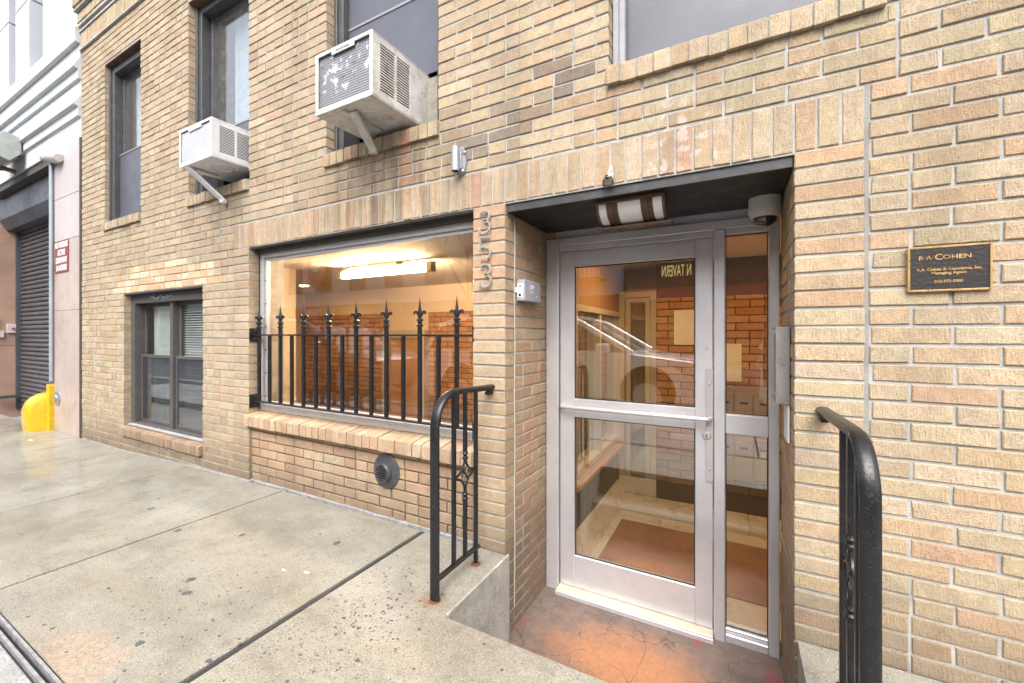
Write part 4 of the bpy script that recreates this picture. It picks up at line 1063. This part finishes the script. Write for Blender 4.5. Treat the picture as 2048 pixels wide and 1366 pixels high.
put('keypad_panel', MB().bbox(.172, .198, .126, .335, -.280, .018, .002), simple('intercom_face', (.10, .075, .06), .4, .4), t)
put('side_rail', MB().bbox(.146, .156, .18, .20, -.25, .0, .002), STAINLESS, t)
put('lower_plate', MB().bbox(.192, .2005, .12, .26, -.455, -.297, .002), WHITEP, t)
t = thing('plaque', (.632, -.006, .146), 'dark plaque with brass border and raised lettering on the right wall', 'plaque')
px0, px1, pz0, pz1 = .529, .736, .145, .299
put('field', MB().box(px0 + .004, px1 - .004, -.012, .003, pz0 + .004, pz1 - .004), PLBLACK, t)
put('border', rect_frame(MB(), px0, px1, pz0, pz1, -.016, .003, .0065, e=.0015), GOLD, t)
cx = (px0 + px1) / 2
def line(s, size, z, sx=1, x=None, bold=.0004):
    return text_mb(s, size, (cx if x is None else x, -.0122, z), (1, 0, 0), (0, 0, 1), .0014, sx=sx, bold=bold)
put('lettering', text_mb('R·A·', .0195, (cx - .0365, -.0122, .2595), (1, 0, 0), (0, 0, 1), .0014, 'RIGHT', 1.12, .0003), GOLD, t)
put('lettering', text_mb('C', .0275, (cx - .0350, -.0122, .2605), (1, 0, 0), (0, 0, 1), .0014, 'LEFT', 1.05, .0005), GOLD, t)
put('lettering', text_mb('OHEN', .0200, (cx - .0150, -.0122, .2595), (1, 0, 0), (0, 0, 1), .0014, 'LEFT', 1.25, .0003), GOLD, t)
put('lettering', line('R.A. Cohen & Associates, Inc.', .0135, .2195, .98), GOLD, t)
put('lettering', line('Managing Agent', .0135, .2065, 1.0), GOLD, t)
put('lettering', line('212-972-5900', .0125, .178, 1.0), GOLD, t)
t = thing('wall_vent', (-1.97, .0, -1.0), 'round black perforated vent cap on the brick panel below the window', 'vent')
vc = (-1.972, .026, -.882)
put('flange', MB().lathe([(.112, 0), (.112, -.008), (.104, -.014), (.075, -.018), (.066, -.022)], vc, 'y', 32), VENT, t, smooth=True)
put('cap', MB().lathe([(.066, -.020), (.064, -.040), (.056, -.052), (.050, -.050), (.0, -.047)], vc, 'y', 28), VENT, t, smooth=True)
mb = MB()
for i in range(-3, 4):
    for j in range(-3, 4):
        hx, hz = (i + (j % 2) * .5) * .0165, j * .0145
        if hx * hx + hz * hz < .045 ** 2: mb.lathe([(.0052, 0), (.0052, -.004)], (vc[0] + hx, vc[1] - .0475, vc[2] + hz), 'y', 8)
put('hole', mb, DARKIN, t)
t = thing('conduit_stub', (-1.37, 0, .9), 'weathered galvanised pipe bracket on the bricks above the soldier course', 'bracket')
oval = [(-1.365 + .034 * math.cos(R(a)), .982 + .080 * math.sin(R(a))) for a in range(0, 360, 18)]
put('plate', MB().prism(oval, 'y', -.012, .002), GALV, t)
put('pipe', MB().lathe([(.024, .90 - .95), (.024, 1.035 - .95), (.017, 1.035 - .95), (.017, .90 - .95)], (-1.382, -.042, .965), 'z', 16).bbox(-1.385, -1.355, -.03, -.011, .93, 1.03, .003), GALV, t, smooth=True)
put('pipe_bore', MB().lathe([(.0165, 0), (.0165, .004)], (-1.382, -.042, .9165), 'z', 12), DARKIN, t)
mb = MB()
for (x, z) in ((-1.338, 1.02), (-1.352, .918)): mb.lathe([(.010, 0), (.010, -.008), (.004, -.012)], (x, -.012, z), 'y', 8)
put('bolt', mb, GALV, t)
# torn wiring stub in a broken soldier brick
t = thing('wire_stub', (-.52, 0, .70), 'crumpled metal wiring stub sticking out of the soldier course above the door', 'stub')
mb = MB(); n = 14; rr2 = random.Random(3)
for lev, (z, r0, yo) in enumerate(((.705, .028, -.004), (.722, .026, -.03), (.742, .018, -.026), (.765, .012, -.012), (.79, .006, -.004))):
    for k in range(n):
        a = 2 * math.pi * k / n; r1 = r0 * rr2.uniform(.55, 1.25); mb.v.append((-.525 + r1 * math.cos(a) + lev * .004, yo + r1 * .6 * math.sin(a), z + rr2.uniform(-.006, .006)))
for lev in range(4):
    for k in range(n): mb.f.append((lev * n + k, lev * n + (k + 1) % n, lev * n + n + (k + 1) % n, lev * n + n + k)); mb.c.append(None)
mb.f.append(tuple(range(n))); mb.c.append(None)
put('crumpled_sleeve', mb, simple('old_lead', (.40, .37, .33), .45, .5, .5, 60), t)
put('sleeve_hole', MB().lathe([(.010, 0), (.010, -.003)], (-.522, -.040, .727), 'y', 10), DARKIN, t)

# ------------------------------------------------------------ air conditioners
def aircon(x0, x1, yf, yb, z0, z1, mat, label, old, bx, btop, bbot, tilt=.02):
    t = thing('air_conditioner', ((x0 + x1) / 2, yf, z0), label, 'air conditioner', 'window air conditioners')
    W_, H_ = x1 - x0, z1 - z0
    def sh(o): return o
    zt = lambda y: -tilt * (yb - y)       # outer end hangs lower
    def tb(mb):   # apply tilt
        mb.v = [(x, y, z + zt(y)) for x, y, z in mb.v]; return mb
    e = .022
    # case: shell without right side louvre area
    mb = MB()
    mb.bbox(x0, x1, yf, yb, z1 - .012, z1, .004); mb.bbox(x0, x1, yf, yb, z0, z0 + .012, .004)
    mb.bbox(x0, x0 + .012, yf + .001, yb - .001, z0 + .0125, z1 - .0125, .002)
    ya, yb2 = yf + .055, yf + .055 + .235
    mb.bbox(x1 - .012, x1, yf + .001, ya, z0 + .0125, z1 - .0125, .002); mb.bbox(x1 - .012, x1, yb2, yb - .001, z0 + .0125, z1 - .0125, .002)
    mb.box(x1 - .0115, x1 - .0005, ya, yb2, z1 - .045, z1 - .0125); mb.box(x1 - .0115, x1 - .0005, ya, yb2, z0 + .0125, z0 + .05)
    mb.box(x1 - .0112, x1 - .0003, (ya + yb2) / 2 - .008, (ya + yb2) / 2 + .008, z0 + .05, z1 - .045)
    mb.bbox(x0 - .002, x0 + e, yf - .006, yf - .0005, z0, z1, .002); mb.bbox(x1 - e, x1 + .002, yf - .006, yf - .0005, z0, z1, .002)
    mb.bbox(x0 + e, x1 - e, yf - .006, yf - .0005, z0, z0 + .035, .002); mb.bbox(x0 + e, x1 - e, yf - .006, yf - .0005, z1 - .022, z1, .002)
    mb.bbox(x0 + W_ * .30, x0 + W_ * .70, yf - .0062, yf - .0008, z1 - .042, z1 - .0225, .001)
    case = put('case', tb(mb), mat, t)
    put('coil', tb(MB().box(x0 + e, x1 - e, yf + .008, yf + .02, z0 + .034, z1 - .021)), COIL if old else simple('pale_coil', (.46, .47, .52), .5, .2, .08, 20), t)
    if not old:
        mb = MB(); n = 22
        for i in range(n): mb.box(x0 + e, x1 - e, yf + .003, yf + .0065, z0 + .04 + i * (H_ - .07) / n, z0 + .04 + i * (H_ - .07) / n + .006)
        put('coil_guard', tb(mb), ACW, t)
    mb = MB(); n = 17; hz = (H_ - .095) / n
    for i in range(n): mb.box(x1 - .004, x1 - .001, ya, yb2, z0 + .05 + i * hz, z0 + .05 + i * hz + hz * .42)
    put('side_louvre', tb(mb), mat, t)
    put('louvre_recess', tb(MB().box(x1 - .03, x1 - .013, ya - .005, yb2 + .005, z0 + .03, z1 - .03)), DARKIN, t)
    if old: put('lettering', tb(text_mb('FRIGIDAIRE', .018, (x0 + W_ * .5, yf - .0064, z1 - .028), (1, 0, 0), (0, 0, 1), .0008, sx=1.2, bold=.0003)), simple('embossed', (.18, .18, .19), .5), t)
    # embossed base pan
    pan = MB()
    pan.tube([(x0 + W_ * (.62 + .17 * math.cos(R(a))), yf + .16 + .075 * math.sin(R(a)), z0 - .002) for a in range(0, 361, 20)], .006, 6)
    pan.tube([(x0 + W_ * (.80 + .08 * math.cos(R(a))), yf + .20 + .045 * math.sin(R(a)), z0 - .002) for a in range(0, 361, 20)], .005, 6)
    put('base_pan', tb(pan), mat, t, smooth=True)
    # support bracket
    brm = ACOLD if old else ACW
    bt, bb = Vector(btop), Vector(bbot)
    dirv = (bb - bt).normalized()
    put('support_arm', MB().sweep([bt, bb], [(-.027, -.009), (.027, -.009), (.027, .009), (-.027, .009)]), brm, t)
    put('support_channel', tb(MB().box(bx - .016, bx + .016, yf + .02, -.02, z0 - .018, z0 - .003)), brm, t)
    put('support_foot', MB().bbox(bb.x - .025, bb.x + .025, bb.y - .016, bb.y + .018, bb.z - .022, bb.z + .006, .003), brm, t)
    return t
aircon(-3.99, -3.505, -.25, .20, 1.362, 1.665, ACW, 'clean white air conditioner in the middle upper window', False, -3.89, (-3.90, -.245, 1.355), (-3.78, -.034, 1.12))
tb_ = aircon(-2.195, -1.728, -.32, .22, 1.305, 1.665, ACOLD, 'dirty white air conditioner with dented coil beside the soldier course', True, -1.99, (-1.945, -.265, 1.29), (-2.02, -.045, 1.165))
mb = MB(); n = 12
for i in range(n):
    a = -1.724 + i * (.170 / n); mb.quadbox([(a, .125, 1.275), (a, .13, 1.275), (a + .007, .145, 1.275), (a + .007, .14, 1.275), (a, .125, 1.625), (a, .13, 1.625), (a + .007, .145, 1.625), (a + .007, .14, 1.625)])
    mb.quadbox([(a + .007, .14, 1.275), (a + .007, .145, 1.275), (a + .0142, .13, 1.275), (a + .0142, .125, 1.275), (a + .007, .14, 1.625), (a + .007, .145, 1.625), (a + .0142, .13, 1.625), (a + .0142, .125, 1.625)])
put('side_curtain', mb, simple('old_accordion', (.42, .40, .34), .7, 0, .25, 20, dirt=.5), tb_)

# ------------------------------------------------------------ neighbouring building with garage
nb = thing('garage_building', (-9.5, .3, -1.27), 'pale painted neighbouring building with mouldings above a roll-down garage shutter', 'building')
NX1 = XL - .012
prof = [(.35, 3.71), (-.045, 3.71), (-.055, 3.70), (-.055, 3.535), (-.01, 3.53), (-.01, 3.36), (-.07, 3.235), (-.07, 3.222), (-.03, 3.21), (-.03, 3.10), (0, 3.095), (0, 2.91), (-.07, 2.785), (-.07, 2.772), (-.03, 2.76), (-.03, 2.65), (0, 2.635), (0, 2.40), (.35, 2.40)]
put('moulding', MB().prism(prof, 'x', -13.5, NX1), WHITE, nb)
for i, (a, b) in enumerate(((-1.40, .30), (.303, 1.20), (1.203, 1.75), (1.753, 2.399))):
    put('granite_panel', MB().bbox(-7.905, NX1, -.004, .34, a, b, .003), GRANITE if i < 2 else simple('pale_granite', (.44, .40, .405), .5, 0, .15, 1.4, dirt=.3, dirtcol=(.40, .36, .34)), nb)
put('corner_trim', MB().box(NX1 - .03, NX1 + .004, -.012, .05, -1.4, 2.39), simple('dark_trim', (.10, .085, .075), .6), nb)
for (a, b) in ((-1.45, -.2), (-.197, .9), (.903, 2.0)): put('granite_panel', MB().bbox(-13.5, -11.07, -.004, .60, a, b, .003), GRANITE_O, nb)
put('wall', MB().box(-13.5, -6.99, .352, .70, 2.0, 7.5).box(-13.5, -11.06, .36, .7, -1.4, 2.0), WHITE2, nb)
put('opening_head', MB().box(-11.07, -7.905, .02, .60, 2.30, 2.399), simple('dark_head', (.07, .065, .06), .8), nb)  # head of the opening in one even dark colour
put('shutter_hood', MB().prism([(.12, 2.29), (.12, 1.93), (.20, 1.78), (.36, 1.78), (.36, 2.29)], 'x', -11.06, -7.91), SHUTD, nb)
for i in range(41):
    z = -1.27 + i * .075
    sl_ = MB().prism([(.375, z), (.352, z + .010), (.345, z + .034), (.365, z + .066), (.378, z + .0735), (.40, z + .0735), (.40, z)], 'x', -11.02, -7.95)
    put('shutter_slat', sl_, SHUT, nb, smooth=False)
put('shutter_guide', MB().bbox(-11.068, -11.02, .30, .40, -1.3, 1.9, .003), SHUTD, nb); put('shutter_guide', MB().bbox(-7.955, -7.907, .30, .40, -1.3, 1.9, .003), SHUTD, nb)
# upper storey: panels, window strips, fins
def npanel(a, b, y, mat=WHITE2, z0=3.72, n=3, h=1.05):
    for i in range(n): put('wall_panel', MB().bbox(a, b, y, .351, z0 + .004 + i * h, z0 + (i + 1) * h - .016, .004), mat, nb)
npanel(-8.36, NX1, .0)
npanel(-9.42, -8.82, -.03); npanel(-10.55, -9.78, -.03); npanel(-12.0, -10.95, -.03); npanel(-13.5, -12.4, -.03)
for (a, b) in ((-8.82, -8.36), (-9.78, -9.42), (-10.95, -10.55), (-12.4, -12.0)):
    wd = put('window', rect_frame(MB(), a + .002, b - .002, 3.72, 6.9, .20, .30, .05), simple('blue_grey_metal', (.22, .25, .31), .5, .2), nb)
    put('pane', MB().box(a + .05, b - .05, .25, .256, 3.77, 6.85), DARKG, wd)
    put('mullion', MB().bbox(a + .14, a + .17, .12, .20, 3.72, 6.9, .003), MATS['blue_grey_metal'], wd)
# floodlights and fittings on the garage building
t = thing('flood_light', (-9.2, -.15, 2.5), 'grey box floodlight on the mouldings above the garage shutter', 'flood light')
put('housing', MB().prism([(-.34, 2.70), (-.38, 2.55), (-.16, 2.46), (-.05, 2.60), (-.05, 2.82), (-.20, 2.86)], 'x', -9.75, -9.05), simple('flood_housing', (.38, .40, .38), .5, .2, .2, 8), t)
put('arm', MB().tube([(-9.35, -.10, 2.62), (-9.35, .02, 2.62)], .03, 8), MATS['flood_housing'], t)
put('lens', MB().box(-9.73, -9.07, -.375, -.365, 2.565, 2.68), DARKG, t)
t = thing('lamp_elbow', (-9.7, -.1, 2.28), 'rusty curved lamp arm below the floodlight at the left edge', 'lamp arm')
put('arm', MB().tube([(-9.55, .0, 2.44), (-9.55, -.12, 2.46), (-9.52, -.22, 2.42), (-9.48, -.28, 2.33)], .035, 10), simple('rusty_arm', (.30, .20, .15), .6, .2, .3, 20), t, smooth=True)
put('socket', MB().lathe([(.05, 0), (.055, -.06), (.03, -.08)], (-9.48, -.285, 2.34), 'z', 12), MATS['flood_housing'], t)
t = thing('corner_conduit', (-7.88, -.05, 2.2), 'pale grey pipe with twin spot lamp fitting at the garage jamb', 'pipe')
put('pipe', MB().tube([(-7.905, -.03, 2.25), (-7.905, -.03, -.62)], .022, 10), simple('pale_pipe', (.33, .38, .43), .5, .3), t, smooth=True)
put('fitting', MB().tube([(-8.05, -.06, 2.33), (-7.95, -.06, 2.33), (-7.88, -.055, 2.30), (-7.74, -.055, 2.29)], [.05, .065, .06, .07], 12).tube([(-7.74, -.055, 2.29), (-7.62, -.055, 2.26), (-7.55, -.05, 2.24)], [.085, .08, .05], 12), simple('pale_fitting', (.60, .58, .57), .5), t, smooth=True)
t = thing('parking_sign', (-7.6, -.01, .8), 'maroon no parking active driveway sign on the granite jamb', 'sign')
put('panel', MB().bbox(-7.845, -7.375, -.012, -.005, .79, 1.20, .001), SIGNR, t)
for i, s in enumerate(('NO PARKING', 'ACTIVE', 'DRIVEWAY', '24 HOURS')):
    put('lettering', text_mb(s, .098, (-7.61, -.0125, 1.142 - i * .098), (1, 0, 0), (0, 0, 1), .001, sx=.80 if i != 0 else .74, bold=.004), WHITEP, t)
t = thing('corner_guard', (-7.95, -.2, -1.27), 'yellow painted rounded concrete wheel guard at the garage jamb', 'guard')
yp = [(-.20, -1.30), (-.215, -1.18), (-.218, -1.04), (-.208, -.965), (-.182, -.90), (-.14, -.845), (-.085, -.81), (-.02, -.79), (.10, -.785), (.10, -1.30)]
gb = MB(); m = len(yp)
for (x, ins) in ((-8.30, .03), (-8.28, .006), (-8.26, 0), (-8.02, 0), (-7.995, .006), (-7.980, .03)):
    for (p, q) in yp: gb.v.append((x, p + (ins if p < 0 else 0), q - (ins if q > -1.2 else 0)))
for i in range(5):
    for k in range(m): gb.f.append((i * m + k, i * m + (k + 1) % m, (i + 1) * m + (k + 1) % m, (i + 1) * m + k)); gb.c.append(None)
gb.f += [tuple(range(m)), tuple(5 * m + k for k in range(m))]; gb.c += [None, None]
put('guard_body', gb, YELLOW, t, smooth=True)
put('upright', MB().bbox(-7.979, -7.892, -.06, .10, -1.29, -.665, .008), YELLOW, t)
t = thing('cover_plate', (-7.76, -.01, -.93), 'round metal cover plate on the granite beside the yellow guard', 'cover plate')
put('disc', MB().lathe([(.10, 0), (.10, -.008), (.085, -.016), (.05, -.018)], (-7.765, -.004, -.83), 'y', 20), GALV, t, smooth=True)
put('boss', MB().lathe([(.045, -.016), (.040, -.030), (.015, -.034)], (-7.765, -.004, -.83), 'y', 12), GALV, t)
for (y0_, y1_, z0_, z1_, lab) in ((.20, .34, .02, .17, 'small grey switch box with red button beside the shutter'), (.0, .17, -.06, .05, 'flat grey plate left of the switch box'), (.02, .09, .12, .30, 'pale switch plate at the left edge above the flat plate')):
    t = thing('switch_box', (-11.05, (y0_ + y1_) / 2, z0_), lab, 'switch box')
    put('cover', MB().bbox(-11.069, -11.03, y0_, y1_, z0_, z1_, .004), simple('switch_grey', (.55, .55, .57), .5), t)
    put('button', MB().lathe([(.02, 0), (.02, .02)], (-11.03, (y0_ + y1_) / 2, (z0_ + z1_) / 2), 'x', 10), simple('red_button', (.5, .05, .05), .5) if 'red' in lab else MATS['switch_grey'], t)
put('floor_grate', MB().bbox(-11.0, -10.93, .0, .30, -1.10, -1.05, .003), SHUTD, nb)

# ------------------------------------------------------------ litter
def leaf(x, y, lab, mat, sz, name, cat):
    mb = MB(); z = gz(x) + .001; n = 10
    for lev in (0, .0015):
        for i in range(n):
            a = 2 * math.pi * i / n; mb.v.append((x + math.cos(a) * sz * rnd.uniform(.7, 1.1), y + math.sin(a) * sz * .45 * rnd.uniform(.7, 1.1), z + lev + .003 * math.cos(a * 2) * (lev > 0) + .002))
    mb.f = [tuple(range(n)), tuple(n + i for i in range(n))] + [(i, (i + 1) % n, n + (i + 1) % n, n + i) for i in range(n)]; mb.c = [None] * len(mb.f)
    put(name, mb, mat, label=lab, cat=cat)
leaf(-1.395, -1.22, 'small green leaf on the sidewalk near the dark joint', LEAF, .014, 'leaf', 'leaf')
leaf(-1.86, -.62, 'white paper scrap beside the expansion joint', PAPER, .02, 'paper_scrap', 'litter')
leaf(-1.98, -.66, 'thin white paper shred left of the larger scrap', PAPER, .015, 'paper_scrap', 'litter')
leaf(-7.35, -.33, 'white scrap of litter in front of the yellow guard', PAPER, .04, 'paper_scrap', 'litter')

# ------------------------------------------------------------ across the street (seen as reflections)
FY = -15.0
fb = thing('far_building', (-14, FY, -1.2), 'pale stone building across the street with shopfronts', 'building')
put('upper_wall', MB().box(-60, -4.2, FY - 1, FY, 1.75, 8.2), STONE2, fb)
put('shop_front', MB().box(-60, -4.2, FY - 1, FY - .2, -1.3, 1.75), simple('shop_dark', (.06, .045, .04), .4, 0, .3, .6), fb)
x = -58
while x < -6:
    for zz in (2.6, 5.4):
        wn = put('window', rect_frame(MB(), x, x + 1.3, zz, zz + 2.1, FY - .02, FY + .06, .09), simple('far_frame', (.16, .12, .10), .6), fb)
        put('pane', MB().box(x + .09, x + 1.21, FY + .002, FY + .01, zz + .09, zz + 2.01), DARKG, wn)
    x += 2.9
for x in (-48, -40, -32, -20, -12.5): put('shop_window', MB().box(x, x + 4.6, FY - .21, FY - .15, -.9, 1.2), DARKG, fb)
t = thing('shop_sign', (-23.6, FY + .1, 1.2), 'red shop fascia sign across the street', 'sign')
put('panel', MB().box(-26.0, -21.5, FY + .01, FY + .12, .9, 1.7), simple('shop_red', (.45, .06, .03), .5), t)
put('lettering', text_mb('CHIPO', .62, (-23.6, FY + .125, 1.3), (-1, 0, 0), (0, 0, 1), .01), WHITEP, t)
t = thing('shield_sign', (-22.5, FY + .4, 3.0), 'burgundy shield sign across the street', 'sign')
sh_ = [(-.8, 1.1), (-.4, 1.35), (0, 1.42), (.4, 1.35), (.8, 1.1), (.82, .2), (.6, -.5), (0, -1.1), (-.6, -.5), (-.82, .2)]
put('panel', MB().prism([(-22.9 + p, 3.75 + q) for p, q in sh_], 'y', FY + .3, FY + .4), simple('shield_red', (.22, .03, .06), .5), t)
put('emblem', MB().lathe([(.42, 0), (.42, .02)], (-22.9, FY + .4, 4.25), 'y', 20), WHITEP, t)
tv = thing('tavern_building', (-1.5, FY, -1.2), 'dark red building across the street with tavern fascia', 'building')
put('wall', MB().box(-4.2, 9, FY - 1, FY, 3.6, 7.4).box(-4.2, 9, FY - 1, FY - .2, -1.3, 1.6), BRICKFAR, tv)
put('fascia', MB().box(-4.2, 9, FY - 1, FY + .15, 1.6, 3.6), simple('fascia_brown', (.10, .07, .05), .5), tv)
put('lettering', text_mb('N TAVERN', .66, (-2.1, FY + .165, 2.55), (-1, 0, 0), (0, 0, 1), .01, sx=.36), LITSIGN, tv)
put('awning', MB().prism([(FY + .15, 1.9), (FY + 1.3, 1.35), (FY + 1.3, 1.30), (FY + .15, 1.6)], 'x', -4.0, 8), simple('awning_red', (.34, .07, .06), .7), tv)
for x in (-3.4, .2, 3.6, 6.6): put('window', MB().box(x, x + 1.4, FY + .002, FY + .03, 4.4, 6.6), DARKG, tv)
t = thing('fire_escape', (-6.2, FY, 2.4), 'dark iron fire escape balcony across the street', 'fire escape')
mb = MB().box(-7.4, -5.0, FY + .02, FY + 1.0, 2.35, 2.42)
for i in range(13): mb.box(-7.4 + i * .2, -7.375 + i * .2, FY + .97, FY + 1.0, 2.42, 3.35)
mb.box(-7.4, -5.0, FY + .96, FY + 1.01, 3.33, 3.38)
put('balcony', mb, 'black_iron', t)
for (x, z, mt, s, lab) in ((-11.3, .45, NEONG, .5, 'green neon shop sign across the street'), (-11.3, -.15, NEONR, .4, 'red neon shop sign across the street')):
    put('neon_sign', MB().tube([(x + .5 - i * .1, FY + .1, z + (.16 if i % 2 else -.16) * s) for i in range(10)], .045, 6), mt, label=lab, cat='sign')
# parked white cars
def car(xf, yn, label, paint):
    L = 4.6; Wd = 1.85; zr = -1.33
    t = thing('parked_car', (xf - L / 2, yn - Wd / 2, zr), label, 'car', 'cars parked along the kerb')
    lower = [(0, .42), (-.02, .62), (.02, .80), (-.10, .90), (-1.25, 1.05), (-1.5, 1.06), (-4.45, 1.08), (-4.58, .85), (-4.6, .45), (-4.5, .30), (-.12, .28)]
    green = [(-1.15, 1.03), (-1.95, 1.50), (-2.3, 1.60), (-3.6, 1.62), (-4.2, 1.48), (-4.5, 1.06)]
    def loft(poly, ys):
        mb = MB(); m = len(poly)
        for (yy, s, dz) in ys:
            cx_ = sum(p[0] for p in poly) / m
            for (x, z) in poly: mb.v.append((xf + cx_ + (x - cx_) * s, yy, zr + z + dz * (z > .9)))
        for i in range(len(ys) - 1):
            for k in range(m): mb.f.append((i * m + k, i * m + (k + 1) % m, (i + 1) * m + (k + 1) % m, (i + 1) * m + k)); mb.c.append(None)
        mb.f.append(tuple(range(m))); mb.f.append(tuple((len(ys) - 1) * m + k for k in range(m))); mb.c += [None, None]; return mb
    put('body', loft(lower, [(yn, .97, -.03), (yn - .08, 1, 0), (yn - Wd + .08, 1, 0), (yn - Wd, .97, -.03)]), paint, t, smooth=True)
    put('cabin_glass', loft(green, [(yn - .06, .97, 0), (yn - .26, .93, 0) if False else (yn - .20, .99, 0), (yn - Wd + .20, .99, 0), (yn - Wd + .06, .97, 0)]), DARKG, t)
    rails = MB()
    for yy in (yn - .075, yn - Wd + .075): rails.tube([(xf - 1.1, yy, zr + 1.03), (xf - 1.95, yy, zr + 1.52), (xf - 2.3, yy, zr + 1.61), (xf - 3.6, yy, zr + 1.63), (xf - 4.25, yy, zr + 1.47), (xf - 4.5, yy, zr + 1.06)], .05, 8)
    rails.box(xf - 3.8, xf - 2.2, yn - Wd + .1, yn - .1, zr + 1.605, zr + 1.66)
    put('roof', rails, paint, t, smooth=True)
    for xx in (-.85, -3.72):
        for yy in (yn - .10, yn - Wd + .10):
            w_ = put('wheel', MB().lathe([(.34, -.11), (.35, -.06), (.35, .06), (.34, .11)], (xf + xx, yy, zr + .35), 'y', 22), TYRE, t, smooth=True)
            put('rim', MB().lathe([(.22, -.115), (.22, .115)], (xf + xx, yy, zr + .35), 'y', 16), STAINLESS, w_)
        put('wheel_arch', MB().lathe([(.42, 0), (.42, .012)], (xf + xx, yn - .008, zr + .42), 'y', 22), DARKIN, t)
    put('headlight', MB().prism([(xf - .02, zr + .66), (xf - .02, zr + .78), (xf - .5, zr + .86), (xf - .3, zr + .72)], 'y', yn - .08, yn + .004), simple('lamp_lens', (.5, .5, .5), .1, .4), t)
    put('door_mirror', MB().bbox(xf - 1.62, xf - 1.42, yn, yn + .2, zr + 1.02, zr + 1.18, .03), paint, t)
    put('door_seam', MB().box(xf - 1.5, xf - 1.49, yn - .01, yn + .003, zr + .4, zr + 1.03).box(xf - 2.7, xf - 2.69, yn - .01, yn + .003, zr + .4, zr + 1.03), DARKIN, t)
car(-.35, -3.55, 'white car parked at the kerb mirrored in the door glass', CARW)
car(4.9, -3.6, 'second white car parked ahead of the first along the kerb', CARW)
car(-6.2, -3.6, 'grey car parked behind the white car along the kerb', simple('grey_car_paint', (.12, .12, .13), .25, .3, .03, 1, coat=1))
# bare street tree
t = thing('street_tree', (-9.5, -11.8, -1.25), 'bare street tree on the far sidewalk', 'tree')
tr = random.Random(11); mb = MB()
def branch(p, d, L_, r, lev):
    q = p + d * L_; mid = p + d * L_ * .5 + Vector((tr.uniform(-1, 1), tr.uniform(-1, 1), tr.uniform(-.3, .6))) * L_ * .07
    mb.tube([p, mid, q], [r, r * .82, r * .62], 6, cap=False)
    if lev == 0: return
    for _ in range(3 if lev > 1 else 2):
        nd = (d + Vector((tr.uniform(-1, 1), tr.uniform(-1, 1), tr.uniform(-.15, .5))) * .75).normalized()
        branch(q, nd, L_ * tr.uniform(.62, .85), r * .6, lev - 1)
branch(Vector((-9.5, -11.8, -1.25)), Vector((.02, .03, 1)), 2.6, .12, 6)
put('trunk', mb, BARK, t)
